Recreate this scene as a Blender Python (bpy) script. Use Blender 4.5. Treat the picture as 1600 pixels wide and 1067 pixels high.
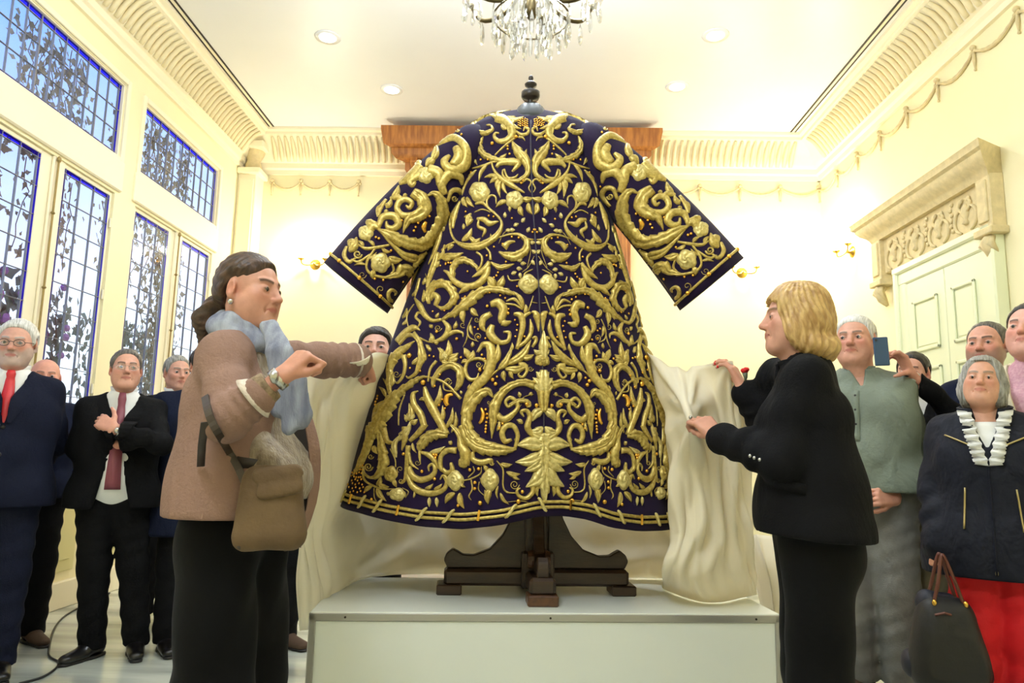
import bpy, bmesh, math, random
import numpy as np
from mathutils import Vector, Matrix
random.seed(7); np.random.seed(7)
SC = bpy.context.scene
for o in list(bpy.data.objects): bpy.data.objects.remove(o, do_unlink=True)
COL = SC.collection
# ------------------------------------------------------------------ camera
IW, IH, FPX = 1600.0, 1067.0, 1130.0
PITCH, YAW, ROLL = [math.radians(a) for a in (8.55, 1.33, 1.2)]
CAM = np.array([0, 0, 1.12])
_cp, _sp, _cy, _sy = math.cos(PITCH), math.sin(PITCH), math.cos(YAW), math.sin(YAW)
C_F = np.array([-_sy*_cp, _cy*_cp, _sp]); _r = np.array([_cy, _sy, 0]); _u = np.cross(_r, C_F)
C_R = math.cos(ROLL)*_r + math.sin(ROLL)*_u; C_U = -math.sin(ROLL)*_r + math.cos(ROLL)*_u
cd = bpy.data.cameras.new('camera'); cd.sensor_width = 36; cd.lens = FPX/IW*36; cd.clip_start = .05
co = bpy.data.objects.new('camera', cd); COL.objects.link(co); SC.camera = co
M = Matrix([[C_R[i], C_U[i], -C_F[i], CAM[i]] for i in range(3)] + [[0, 0, 0, 1]]); co.matrix_world = M
def ray(x, y): return C_F*FPX + C_R*(x-IW/2) - C_U*(y-IH/2)
def atY(x, y, Y): d = ray(x, y); return CAM + d*(Y/d[1])
def atX(x, y, X): d = ray(x, y); return CAM + d*(X/d[0])
def atZ(x, y, Z): d = ray(x, y); return CAM + d*((Z-CAM[2])/d[2])
# ------------------------------------------------------------------ world, lights, exposure
SC.view_settings.view_transform = 'Standard'; SC.view_settings.look = 'None'
SC.view_settings.gamma = 1; SC.view_settings.use_curve_mapping = False
SC.view_settings.exposure = 0.0
XL, XR, YB, YF, ZC = -3.16, 3.14, 7.6, -3.2, 4.5
w = bpy.data.worlds.new('dusk_sky'); SC.world = w; w.use_nodes = True
nt = w.node_tree; bg = nt.nodes['Background']
tc = nt.nodes.new('ShaderNodeTexCoord'); sx = nt.nodes.new('ShaderNodeSeparateXYZ'); rp = nt.nodes.new('ShaderNodeValToRGB')
nt.links.new(tc.outputs['Generated'], sx.inputs[0]); nt.links.new(sx.outputs['Z'], rp.inputs[0]); nt.links.new(rp.outputs[0], bg.inputs[0])
rp.color_ramp.elements[0].position = .12; rp.color_ramp.elements[0].color = (.85, .92, 1, 1)
rp.color_ramp.elements[1].position = .46; rp.color_ramp.elements[1].color = (.20, .40, 1, 1)
bg.inputs[1].default_value = 1.75
def lamp(name, kind, loc, power, color, size=.1, rot=None, spot=None):
    l = bpy.data.lights.new(name, kind); l.energy = power; l.color = color
    if kind == 'AREA': l.size = size
    else: l.shadow_soft_size = size
    if spot: l.spot_size = math.radians(spot); l.spot_blend = .6
    o = bpy.data.objects.new(name, l); COL.objects.link(o); o.location = loc
    if rot: o.rotation_euler = rot
    return o
WARM = (.87, .96, 1.06)
# ------------------------------------------------------------------ helpers
def lin(*c):
    f = lambda v: v/12.92 if v <= .04045 else ((v+.055)/1.055)**2.4
    return tuple(f(v/255) for v in c) + (1,)
MATS = {}
def mat(name, rgb, rough=.6, metal=0, bump=0, bscale=80, var=0, vscale=6, sheen=0, spec=.5, emit=0, col2=None, stretch=None, vcol=False, coat=0, fold=0, fscale=7):
    if name in MATS: return MATS[name]
    m = bpy.data.materials.new(name); m.use_nodes = True; n = m.node_tree.nodes; L = m.node_tree.links
    b = n['Principled BSDF']; c = lin(*rgb)
    b.inputs['Base Color'].default_value = c; b.inputs['Roughness'].default_value = rough; b.inputs['Metallic'].default_value = metal
    b.inputs['Specular IOR Level'].default_value = spec
    if coat: b.inputs['Coat Weight'].default_value = coat; b.inputs['Coat Roughness'].default_value = .1
    if sheen: b.inputs['Sheen Weight'].default_value = sheen; b.inputs['Sheen Roughness'].default_value = .5
    if emit: b.inputs['Emission Color'].default_value = c; b.inputs['Emission Strength'].default_value = emit
    t = n.new('ShaderNodeTexCoord'); mp = n.new('ShaderNodeMapping'); L.new(t.outputs['Object'], mp.inputs[0])
    if stretch: mp.inputs['Scale'].default_value = stretch
    src = None
    if vcol:
        a = n.new('ShaderNodeAttribute'); a.attribute_name = 'Col'; src = a.outputs['Color']
    if var or col2:
        nz = n.new('ShaderNodeTexNoise'); nz.inputs['Scale'].default_value = vscale; nz.inputs['Detail'].default_value = 6
        L.new(mp.outputs[0], nz.inputs[0])
        r = n.new('ShaderNodeValToRGB'); L.new(nz.outputs[0], r.inputs[0])
        c2 = lin(*col2) if col2 else tuple(x*(1-var) for x in c[:3]) + (1,)
        r.color_ramp.elements[0].position = .35; r.color_ramp.elements[1].position = .65
        r.color_ramp.elements[0].color = c2; r.color_ramp.elements[1].color = c
        if src:
            mx = n.new('ShaderNodeMixRGB'); mx.blend_type = 'MULTIPLY'; mx.inputs[0].default_value = 1
            r.color_ramp.elements[0].color = (1-var,)*3 + (1,); r.color_ramp.elements[1].color = (1, 1, 1, 1)
            L.new(src, mx.inputs[1]); L.new(r.outputs[0], mx.inputs[2]); src = mx.outputs[0]
        else: src = r.outputs[0]
    if src: L.new(src, b.inputs['Base Color'])
    if bump:
        nb = n.new('ShaderNodeTexNoise'); nb.inputs['Scale'].default_value = bscale; nb.inputs['Detail'].default_value = 4
        L.new(mp.outputs[0], nb.inputs[0])
        bp = n.new('ShaderNodeBump'); bp.inputs['Strength'].default_value = bump; bp.inputs['Distance'].default_value = .01
        L.new(nb.outputs[0], bp.inputs['Height']); L.new(bp.outputs[0], b.inputs['Normal'])
    if fold:
        nf = n.new('ShaderNodeTexNoise'); nf.inputs['Scale'].default_value = fscale; nf.inputs['Detail'].default_value = 3; nf.inputs['Distortion'].default_value = .6
        m2 = n.new('ShaderNodeMapping'); m2.inputs['Scale'].default_value = (1, 1, .55); L.new(t.outputs['Object'], m2.inputs[0]); L.new(m2.outputs[0], nf.inputs[0])
        b2 = n.new('ShaderNodeBump'); b2.inputs['Strength'].default_value = fold; b2.inputs['Distance'].default_value = .06; L.new(nf.outputs[0], b2.inputs['Height'])
        if bump: L.new(b2.outputs[0], bp.inputs['Normal'])
        else: L.new(b2.outputs[0], b.inputs['Normal'])
    MATS[name] = m; return m
def glassmat(name, tint, gl=.12, rough=.05):
    m = bpy.data.materials.new(name); m.use_nodes = True; n = m.node_tree.nodes; L = m.node_tree.links
    n.remove(n['Principled BSDF']); t = n.new('ShaderNodeBsdfTransparent'); g = n.new('ShaderNodeBsdfGlossy'); x = n.new('ShaderNodeMixShader')
    t.inputs[0].default_value = tint + (1,); g.inputs['Roughness'].default_value = rough; x.inputs[0].default_value = gl
    L.new(t.outputs[0], x.inputs[1]); L.new(g.outputs[0], x.inputs[2]); L.new(x.outputs[0], n['Material Output'].inputs[0]); return m
def link(o, parent=None):
    COL.objects.link(o)
    if parent is not None: o.parent = parent
    return o
def mk(name, v, f, m, parent=None, smooth=False, mats=None, fm=None, col=None):
    me = bpy.data.meshes.new(name)
    me.from_pydata([tuple(map(float, p)) for p in v], [], [tuple(map(int, q)) for q in f]); me.update()
    if m: me.materials.append(m)
    for x in (mats or []): me.materials.append(x)
    if fm is not None: me.polygons.foreach_set('material_index', list(map(int, fm)))
    if smooth: me.polygons.foreach_set('use_smooth', [True]*len(me.polygons))
    if col is not None:
        a = me.color_attributes.new('Col', 'FLOAT_COLOR', 'POINT'); c = np.ones((len(v), 4), np.float32); c[:, :3] = col; a.data.foreach_set('color', c.ravel())
    return link(bpy.data.objects.new(name, me), parent)
def inst(name, o, parent=None, loc=None, rot=None, scale=None):
    c = bpy.data.objects.new(name, o.data); link(c, parent)
    if loc is not None: c.location = loc
    if rot is not None: c.rotation_euler = rot
    if scale is not None: c.scale = scale
    return c
class MB:
    def __init__(s): s.v = []; s.f = []
    def add(s, v, f):
        n = len(s.v); s.v += [tuple(p) for p in v]; s.f += [tuple(i+n for i in q) for q in f]; return s
    def box(s, a, b):
        x0, y0, z0 = a; x1, y1, z1 = b
        return s.add([(x0,y0,z0),(x1,y0,z0),(x1,y1,z0),(x0,y1,z0),(x0,y0,z1),(x1,y0,z1),(x1,y1,z1),(x0,y1,z1)],
            [(0,3,2,1),(4,5,6,7),(0,1,5,4),(1,2,6,5),(2,3,7,6),(3,0,4,7)])
    def tube(s, pts, r, n=6, cap=True):
        pts = [np.array(p, float) for p in pts]; k = len(pts); rs = r if hasattr(r, '__len__') else [r]*k
        base = len(s.v); ref = None
        for i, p in enumerate(pts):
            t = pts[min(i+1, k-1)]-pts[max(i-1, 0)]; t = t/(np.linalg.norm(t)+1e-9)
            if ref is None: ref = np.array([0,0,1.]) if abs(t[2]) < .9 else np.array([1.,0,0])
            a = np.cross(t, ref); a /= np.linalg.norm(a)+1e-9; b = np.cross(a, t); ref = b
            for j in range(n):
                q = 2*math.pi*j/n; s.v.append(tuple(p+rs[i]*(math.cos(q)*a+math.sin(q)*b)))
        for i in range(k-1):
            for j in range(n):
                s.f.append((base+i*n+j, base+i*n+(j+1) % n, base+(i+1)*n+(j+1) % n, base+(i+1)*n+j))
        if cap: s.f.append(tuple(base+j for j in range(n))[::-1]); s.f.append(tuple(base+(k-1)*n+j for j in range(n)))
        return s
    def lathe(s, prof, c=(0,0,0), n=16, axis=2):
        base = len(s.v); c = np.array(c, float)
        for r, z in prof:
            for j in range(n):
                q = 2*math.pi*j/n; p = [r*math.cos(q), r*math.sin(q), z]
                if axis == 1: p = [p[0], p[2], p[1]]
                if axis == 0: p = [p[2], p[0], p[1]]
                s.v.append(tuple(c+np.array(p)))
        for i in range(len(prof)-1):
            for j in range(n): s.f.append((base+i*n+j, base+i*n+(j+1) % n, base+(i+1)*n+(j+1) % n, base+(i+1)*n+j))
        s.f.append(tuple(base+j for j in range(n))[::-1]); s.f.append(tuple(base+(len(prof)-1)*n+j for j in range(n)))
        return s
    def ball(s, c, r, n=8, m=5):
        r = np.array(r if hasattr(r, '__len__') else (r, r, r), float); c = np.array(c, float); base = len(s.v)
        for i in range(1, m):
            a = math.pi*i/m
            for j in range(n):
                q = 2*math.pi*j/n; s.v.append(tuple(c+r*np.array([math.sin(a)*math.cos(q), math.sin(a)*math.sin(q), math.cos(a)])))
        t = len(s.v); s.v.append(tuple(c+r*np.array([0,0,1]))); s.v.append(tuple(c-r*np.array([0,0,1])))
        for i in range(m-2):
            for j in range(n): s.f.append((base+i*n+j, base+(i+1)*n+j, base+(i+1)*n+(j+1) % n, base+i*n+(j+1) % n))
        for j in range(n):
            s.f.append((t, base+j, base+(j+1) % n)); s.f.append((t+1, base+(m-2)*n+(j+1) % n, base+(m-2)*n+j))
        return s
    def prism(s, poly, fn, d0, d1):
        """poly (a,b) list extruded; fn(a,b,d)->xyz"""
        base = len(s.v); k = len(poly)
        for d in (d0, d1):
            for a, b in poly: s.v.append(tuple(fn(a, b, d)))
        s.f.append(tuple(range(base, base+k))[::-1]); s.f.append(tuple(range(base+k, base+2*k)))
        for i in range(k): s.f.append((base+i, base+(i+1) % k, base+k+(i+1) % k, base+k+i))
        return s
    def build(s, name, m, parent=None, smooth=False, bevel=0, autosmooth=False):
        o = mk(name, s.v, s.f, m, parent, smooth)
        bm = bmesh.new(); bm.from_mesh(o.data); bmesh.ops.recalc_face_normals(bm, faces=bm.faces)
        if bevel: bmesh.ops.bevel(bm, geom=[e for e in bm.edges], offset=bevel, segments=1, affect='EDGES', clamp_overlap=True)
        bm.to_mesh(o.data); bm.free()
        if autosmooth:
            o.data.polygons.foreach_set('use_smooth', [True]*len(o.data.polygons))
            try: o.data.set_sharp_from_angle(angle=math.radians(40))
            except Exception: pass
        return o
def tag(o, label, cat, group=None, kind=None):
    o['label'] = label; o['category'] = cat
    if group: o['group'] = group
    if kind: o['kind'] = kind
    return o
def struct(o, label=None, cat=None):
    o['kind'] = 'structure'
    if label: o['label'] = label; o['category'] = cat
    return o
def empty(name, loc=(0,0,0), rz=0):
    o = bpy.data.objects.new(name, None); o.empty_display_size = .1; link(o); o.location = loc; o.rotation_euler = (0, 0, rz); return o
def catmull(P, n):
    P = np.array(P, float); k = len(P)
    if k == 2: return P[0]+(P[1]-P[0])*np.linspace(0, 1, n)[:, None]
    Q = np.vstack([2*P[0]-P[1], P, 2*P[-1]-P[-2]])
    out = []
    for u in np.linspace(0, k-1-1e-9, n):
        i = int(u); t = u-i; a, b, c, d = Q[i:i+4]
        out.append(.5*((2*b)+(-a+c)*t+(2*a-5*b+4*c-d)*t*t+(-a+3*b-3*c+d)*t**3))
    return np.array(out)
# ================================================================== ROOM
m_wall = mat('wall_cream_paint', (250, 240, 198), .75, var=.03, vscale=2, bump=.03, bscale=60)
m_ceil = mat('ceiling_paint', (248, 248, 248), .38, var=.02, vscale=2)
m_trim = mat('trim_cream_paint', (250, 240, 210), .55, bump=.04, bscale=40)
m_plast = mat('aged_plaster', (226, 208, 160), .7, bump=.15, bscale=60, var=.15, vscale=20)
m_door = mat('door_cream_paint', (236, 240, 205), .45)
m_dark = mat('black_slot', (40, 32, 26), .6)
m_wood = mat('honey_oak', (190, 122, 52), .45, bump=.08, bscale=30, col2=(150, 88, 34), vscale=5, stretch=(6, 6, .6))
m_brass = mat('brass', (212, 172, 80), .25, 1)
m_lead = mat('lead_came', (140, 140, 148), .5, .3)
# marble floor
m_floor = mat('veined_marble', (214, 218, 205), .22, col2=(150, 155, 148), vscale=1.6, stretch=(.5, 3.2, 1), coat=.3)
fl = MB().box((XL-.1, YF, -.05), (XR+.1, YB, 0)).build('floor', m_floor); struct(fl)
ce = MB().box((XL-.2, YF, ZC), (XR+.2, YB+.2, ZC+.1)).build('ceiling', m_ceil); struct(ce)
wb = MB().box((XL-.2, YB, 0), (XR+.2, YB+.15, ZC)).build('wall_back', m_wall); struct(wb)
wr = MB().box((XR, YF, 0), (XR+.15, YB, ZC)).build('wall_right', m_wall); struct(wr)
wf = MB().box((XL-.2, YF-.15, 0), (XR+.2, YF, ZC)).build('wall_front', m_wall); struct(wf)
# left wall with window bays
ZT1, ZT0, ZG1, ZG0 = 3.86, 3.27, 2.99, .95
BAYS = [(3.83, 5.20), (5.49, 6.92), (2.16, 3.54)]
ys = sorted(BAYS); mb = MB(); y = YF
for a, b in ys:
    mb.box((XL-.06, y, 0), (XL, a, ZC)); y = b
    mb.box((XL-.06, a, ZT1), (XL, b, ZC)); mb.box((XL-.06, a, ZG1), (XL, b, ZT0)); mb.box((XL-.06, a, 0), (XL, b, ZG0))
mb.box((XL-.06, y, 0), (XL, YB, ZC))
wl = mb.build('wall_left', m_wall); struct(wl)
# baseboards, with raised panels below the windows
for n_, a, b in (('baseboard_back', (XL, YB-.03, 0), (XR, YB, .16)), ('baseboard_right', (XR-.03, YF, 0), (XR, 4.68, .16)), ('baseboard_left', (XL, YF, 0), (XL+.04, YB, .18))):
    struct(MB().box(a, b).build(n_, m_trim, bevel=.006))
m_panel = mat('wainscot_paint', (232, 222, 160), .5)
for i, (a, b) in enumerate(sorted(BAYS)):
    o = MB().box((XL, a+.05, .24), (XL+.02, b-.05, .88)).build('trim_%d' % (20+i), m_panel, bevel=.008); struct(o)
    for q0, q1 in ((a+.12, (a+b)/2-.04), ((a+b)/2+.04, b-.12)):
        MB().box((XL+.02, q0, .32), (XL+.035, q1, .80)).build('raised_panel', m_panel, o, bevel=.008)
# windows
m_glass = glassmat('clear_leaded_glass', (.93, .96, 1.0), .07, .03)
m_blue = glassmat('blue_border_glass', (.15, .14, 1.0), .05, .05)
pane_src = None
def pane(parent, y0, y1, z0, z1):
    global pane_src
    if pane_src is None:
        o = MB().box((-.003, -.5, -.5), (.003, .5, .5)).build('pane', m_glass, parent); pane_src = o
    else: o = inst('pane', pane_src, parent)
    o.location = (XL-.03, (y0+y1)/2, (z0+z1)/2); o.scale = (1, y1-y0, z1-z0); o.rotation_euler = (0, random.uniform(-.006, .006), random.uniform(-.006, .006))
def glazing(parent, y0, y1, z0, z1, nc, nr, bd=.030, thick=()):
    x = XL-.03
    for (a, b, c, d) in ((y0, y0+bd, z0, z1), (y1-bd, y1, z0, z1), (y0+bd, y1-bd, z0, z0+bd), (y0+bd, y1-bd, z1-bd*1.4, z1)):
        MB().box((x-.004, a, c), (x+.004, b, d)).build('border_glass', m_blue, parent)
    Y = np.linspace(y0+bd, y1-bd, nc+1); Z = np.linspace(z0+bd, z1-bd*1.4, nr+1)
    for i in range(nc):
        for j in range(nr): pane(parent, Y[i], Y[i+1], Z[j], Z[j+1])
    for i in range(nc+1):
        t = .005 if i in thick else .0018
        MB().box((x-.008, Y[i]-t, z0), (x+.008, Y[i]+t, z1)).build('lead_bar', m_lead, parent)
    for j in range(nr+1):
        MB().box((x-.007, y0, Z[j]-.0018), (x+.007, y1, Z[j]+.0018)).build('lead_bar', m_lead, parent)
def frame(parent, y0, y1, z0, z1, t, x0, x1, name='frame'):
    m = MB()
    m.box((x0, y0, z0), (x1, y0+t, z1)); m.box((x0, y1-t, z0), (x1, y1, z1)); m.box((x0, y0+t, z0), (x1, y1-t, z0+t)); m.box((x0, y0+t, z1-t), (x1, y1-t, z1))
    return m.build(name, m_trim, parent, bevel=.005)
for wi, (a, b) in enumerate(BAYS):
    W = MB().box((XL-.02, a-.06, ZG1+.02), (XL+.025, b+.06, ZT0-.02)).build('window_%d' % (wi+1), m_trim, bevel=.01); struct(W)
    frame(W, a-.05, b+.05, ZT0-.04, ZT1+.05, .045, XL-.02, XL+.02, 'transom_moulding')
    frame(W, a, b, ZT0, ZT1, .012, XL-.05, XL-.002)
    mid = (a+b)/2
    big = wi < 2
    glazing(W, a+.015, b-.015, ZT0+.01, ZT1-.01, 10 if big else 5, 3 if big else 2, thick=(3, 8))
    for k, (c, d) in enumerate(((a, mid), (mid, b))):
        # leaf stiles frame
        g0, g1 = (c+.035, d-.115) if k == 0 else (c+.115, d-.02)
        m = MB(); m.box((XL-.06, c, ZG0), (XL-.012, g0, ZG1)); m.box((XL-.06, g1, ZG0), (XL-.02, d, ZG1)); m.box((XL-.06, g0, ZG0), (XL-.02, g1, ZG0+.08)); m.box((XL-.06, g0, ZG1-.03), (XL-.02, g1, ZG1))
        S = m.build('casement_frame', m_trim, W, bevel=.004)
        glazing(W, g0-.004, g1+.004, ZG0+.07, ZG1-.02, 3 if big else 2, 10 if big else 4, thick=())
        for z in (1.5, 2.2, 2.75):
            MB().lathe([(.008, -.035), (.008, .035)], (XL-.005, c+.012 if k == 0 else d-.012, z), 8).build('hinge', m_trim, S)
    mb = MB(); mb.box((XL-.02, mid-.02, ZG0), (XL, mid+.02, ZG1)); mb.build('meeting_stile', m_trim, W, bevel=.006)
    m_bolt = mat('bolt_bronze', (150, 130, 84), .45, .7)
    R = MB().tube([(XL+.018, mid+.0, ZG0+.2), (XL+.018, mid, ZG1-.04)], .007, 8).build('bolt_rod', m_bolt, W)
    MB().lathe([(.004, -.02), (.014, 0), (.012, .02), (.004, .03)], (XL+.018, mid, ZG1-.03), 10).build('bolt_knob', m_bolt, R)
    for z in (1.4, 2.1, 2.6): MB().lathe([(.004, -.016), (.015, 0), (.004, .016)], (XL+.018, mid, z), 8).build('bolt_guide', m_bolt, R)
# corner pilaster back-left
P = MB().box((XL, YB-.22, .16), (XL+.20, YB, 4.05)).build('trim_1', m_trim, bevel=.008); struct(P)
MB().box((XL+.02, YB-.235, .4), (XL+.18, YB-.22, 3.95)).build('pilaster_face', m_trim, P, bevel=.01)
MB().box((XL-.0, YB-.27, 4.0), (XL+.25, YB, 4.07)).box((XL, YB-.30, 4.28), (XL+.28, YB, 4.36)).build('capital', m_trim, P, bevel=.012)
MB().lathe([(.05, -.11), (.09, -.08), (.07, 0), (.11, .08), (.12, .12)], (XL+.13, YB-.15, 4.18), 14).build('capital_bell', m_plast, P, smooth=True)
# cornice: profile (d from wall, z from ceiling)
PROF = [(0, -.42), (.03, -.42), (.03, -.37), (.055, -.355), (.055, -.30), (.08, -.29), (.10, -.26), (.13, -.19), (.19, -.12), (.27, -.075), (.29, -.07), (.29, -.04), (.33, -.03), (.33, 0), (0, 0)]
def cornice(name, fn, d0, d1, step, skip=None):
    o = MB().prism(PROF, lambda a, b, d: fn(a, ZC+b-.001, d), d0, d1).build(name, m_trim, autosmooth=True); struct(o)
    rb = MB(); n = int((d1-d0-.6)/step)
    for i in range(n):
        d = d0+.3+(i+.5)*step
        pts = [fn(a+.012, ZC+z-.006, d) for a, z in ((.075, -.29), (.105, -.24), (.14, -.185), (.19, -.13), (.26, -.085))]
        rb.tube(pts, [step*.28, step*.34, step*.34, step*.3, step*.2], 5)
    r = rb.build('cornice_ribs', mat('cornice_paint', (240, 226, 184), .65), o, smooth=True); r['kind'] = 'stuff'
    bd = MB()
    return o
c1 = cornice('trim_2', lambda a, z, d: (d, YB-a, z), XL+.02, XR, .07)
c2 = cornice('trim_3', lambda a, z, d: (XR-a, d, z), YF, YB, .07)
c3 = cornice('trim_4', lambda a, z, d: (XL+a, d, z), YF, YB-.02, .07)
# fillet line under the cornice + garland swags
def swags(parent, fn, d0, d1, n):
    step = (d1-d0)/n; src = None
    for i in range(n+1):
        d = d0+i*step
        m = MB()
        m.ball(fn(.02, 4.015, d), .022, 7, 5); m.ball(fn(.018, 3.985, d-.018), .015); m.ball(fn(.018, 3.985, d+.018), .015)
        m.tube([fn(.014, 4.0, d), fn(.016, 3.93, d), fn(.012, 3.86, d)], [.008, .014, .006], 6); m.ball(fn(.014, 3.85, d), .011, 6, 4)
        m.build('garland_drop', m_plast, parent, smooth=True)
        if i < n:
            pts = [fn(.014, 4.0-.085*(1-(2*t-1)**2), d+t*step) for t in np.linspace(0, 1, 15)]
            rr = [.007+.007*(1-(2*t-1)**2)+.003*(k % 2) for k, t in enumerate(np.linspace(0, 1, 15))]
            MB().tube(pts, rr, 6).build('garland_rope', m_plast, parent, smooth=True)
swags(c1, lambda a, z, d: (d, YB-a, z), XL+.3, -1.9, 3)
swags(c1, lambda a, z, d: (d, YB-a, z), 1.4, XR, 4)
swags(c2, lambda a, z, d: (XR-a, d, z), 3.0, YB, 10)
# linear air slots in the ceiling
for sx_ in (-1, 1):
    a = atZ(431, 206, ZC) if sx_ < 0 else atZ(1234, 212, ZC)
    o = empty('ceiling_air_slot', (a[0], 0, ZC)); tag(o, 'long twin dark air slot in the ceiling on the %s side' % ('window' if sx_ < 0 else 'white door'), 'air vent', 'ceiling air slots')
    for dx in (-.022, .022): MB().box((dx-.008, YF+.6, -.004), (dx+.008, a[1], .002)).build('slot', m_dark, o)
    MB().box((-.012, YF+.6, -.006), (.012, a[1], .001)).build('slot_bar', m_trim, o)
# recessed ceiling lights
m_glow = mat('lit_diffuser', (255, 248, 236), .5, emit=12)
for i, (x, y, lab) in enumerate(((612, 140, 'glowing recessed ceiling light left of the dark finial'), (1058, 135, 'glowing recessed ceiling light right of the dark finial'), (512, 58, 'glowing recessed ceiling light nearer the left air slot'), (1118, 55, 'glowing recessed ceiling light nearer the right air slot'))):
    p = atZ(x, y, ZC)
    o = empty('ceiling_light', (p[0], p[1], ZC)); tag(o, lab, 'ceiling light', 'recessed ceiling lights')
    MB().lathe([(.07, -.006), (.105, -.008), (.11, .0)], (0, 0, 0), 24).build('ring', m_ceil, o, smooth=True)
    MB().lathe([(.068, -.009), (.068, -.004)], (0, 0, 0), 24).build('diffuser', m_glow, o)
    lamp('ceiling_spot', 'SPOT', (p[0], p[1], ZC-.02), 60, WARM, .07, spot=130)
# wooden portal on the back wall
yw = 7.13
po = empty('wooden_portal', (-.12, YB, 0)); tag(po, 'honey oak doorway surround with stepped crown behind the robe', 'door surround')
cx = -.115
def pb(x0, x1, y0, z0, z1, name, bev=.008): return MB().box((x0, y0-YB, z0), (x1, 0, z1)).build(name, m_wood, po, bevel=bev)
HW = 1.16
for s_ in (-1, 1):
    x0, x1 = sorted((s_*HW, s_*(HW-.22))); pb(x0, x1, YB-.3, 0, 3.95, 'jamb')
    x0, x1 = sorted((s_*(HW-.04), s_*(HW-.18))); MB().box((x0, -.32, .4), (x1, -.3, 3.7)).build('jamb_panel', m_wood, po, bevel=.008)
pb(-HW-.02, HW+.02, YB-.31, 3.70, 3.95, 'architrave'); pb(-HW-.05, HW+.05, YB-.33, 3.93, 3.99, 'lower_moulding')
crown = [(0, 3.97), (.34, 3.97), (.36, 4.02), (.36, 4.10), (.42, 4.12), (.45, 4.17), (.45, 4.22), (.50, 4.25), (.52, 4.40), (.52, 4.44), (0, 4.44)]
def crown_seg():
    m = MB(); k = len(crown)
    for (d, z) in crown: m.v += [(-HW-max(0, d-.32)*1.5, -d, z), (HW+max(0, d-.32)*1.5, -d, z)]
    for i in range(k):
        j = (i+1) % k; m.f.append((2*i, 2*j, 2*j+1, 2*i+1))
    m.f.append(tuple(2*i for i in range(k))); m.f.append(tuple(2*i+1 for i in range(k))[::-1])
    return m.build('crown', m_wood, po, autosmooth=True)
crown_seg()
for s_ in (-1, 1):
    for k in range(2):
        x = s_*(HW-.05-.14*k)
        MB().prism([(0, 0), (.10, 0), (.13, .06), (.05, .14), (0, .14)], lambda a, b, d: (d, -.36-a+.0, 4.10-b+.02), x-.035, x+.035).build('modillion', m_wood, po, bevel=.004)
for s_ in (-1, 1):
    x0, x1 = sorted((s_*.01, s_*(HW-.23)))
    L_ = MB().box((x0, -.12, .02), (x1, -.06, 3.7)).build('leaf', m_wood, po, bevel=.006)
    for z0, z1 in ((.3, 1.1), (1.3, 2.4), (2.6, 3.4)): MB().box((x0+.12, -.14, z0), (x1-.12, -.12, z1)).build('raised_panel', m_wood, L_, bevel=.015)
po.location.x = cx
# right wall double door with carved overdoor
dj0, dj1, dz = 4.71, 5.98, 2.66
D = MB().box((XR-.03, dj0+.12, 0), (XR, dj1-.12, dz-.1)).build('door_1', m_door); struct(D)
def fr(y0, y1, z0, z1, x, name): return MB().box((x, y0, z0), (XR, y1, z1)).build(name, m_trim if 0 else m_door, D, bevel=.012)
fr(dj0, dj0+.14, 0, dz, XR-.07, 'jamb'); fr(dj1-.14, dj1, 0, dz, XR-.07, 'jamb'); fr(dj0, dj1, dz-.13, dz, XR-.075, 'head_casing')
fr(dj0-.02, dj0+.04, 0, dz+.02, XR-.095, 'casing_bead'); fr(dj1-.04, dj1+.02, 0, dz+.02, XR-.095, 'casing_bead'); fr(dj0-.02, dj1+.02, dz-.03, dz+.03, XR-.1, 'casing_bead')
dm = 5.31
for y0, y1 in ((dj0+.14, dm-.004), (dm+.004, dj1-.14)):
    L_ = MB().box((XR-.06, y0, .02), (XR-.03, y1, dz-.13)).build('door_leaf', m_door, D, bevel=.004)
    for z0, z1 in ((.2, .95), (1.10, 1.82), (1.95, 2.36)):
        a, b = y0+.09, y1-.09
        m = MB()
        for q in ((a, a+.025, z0, z1), (b-.025, b, z0, z1), (a, b, z0, z0+.025), (a, b, z1-.025, z1)): m.box((XR-.078, q[0], q[2]), (XR-.06, q[1], q[3]))
        m.build('panel_moulding', m_door, L_, bevel=.006)
        MB().box((XR-.066, a+.04, z0+.04), (XR-.06, b-.04, z1-.04)).build('panel', m_door, L_, bevel=.004)
MB().lathe([(.01, 0), (.01, .04), (.03, .05), (.03, .07), (.01, .085)], (XR-.06, dm-.07, 1.05), 12, axis=0).build('door_knob', m_brass, D, smooth=True).scale = (1, 1, 1)
OD = empty('overdoor', (XR, (4.55+6.42)/2, 2.7)); tag(OD, 'carved plaster overdoor with urn reliefs above the white double door', 'overdoor')
def odb(x, y0, y1, z0, z1, name, m=m_plast, bev=.006): return MB().box((-x, y0-OD.location.y, z0-2.7), (0, y1-OD.location.y, z1-2.7)).build(name, m, OD, bevel=bev)
odb(.06, 4.70, 6.27, 2.70, 3.01, 'frieze')
for q in (4.66, 6.17): odb(.10, q-.0, q+.15, 2.64, 3.02, 'pilaster_block'); odb(.115, q+.025, q+.125, 2.69, 2.98, 'block_panel'); odb(.125, q-.02, q+.17, 2.60, 2.65, 'block_base')
cpro = [(0, 3.00), (.10, 3.00), (.115, 3.03), (.13, 3.05), (.17, 3.08), (.20, 3.12), (.20, 3.135), (.225, 3.15), (.225, 3.18), (.235, 3.20), (0, 3.20)]
m = MB(); k = len(cpro)
for d, z in cpro: m.v += [(-d, 4.67-max(0, d-.09)-OD.location.y, z-2.7), (-d, 6.30+max(0, d-.09)-OD.location.y, z-2.7)]
for i in range(k): j = (i+1) % k; m.f.append((2*i, 2*j, 2*j+1, 2*i+1))
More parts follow.
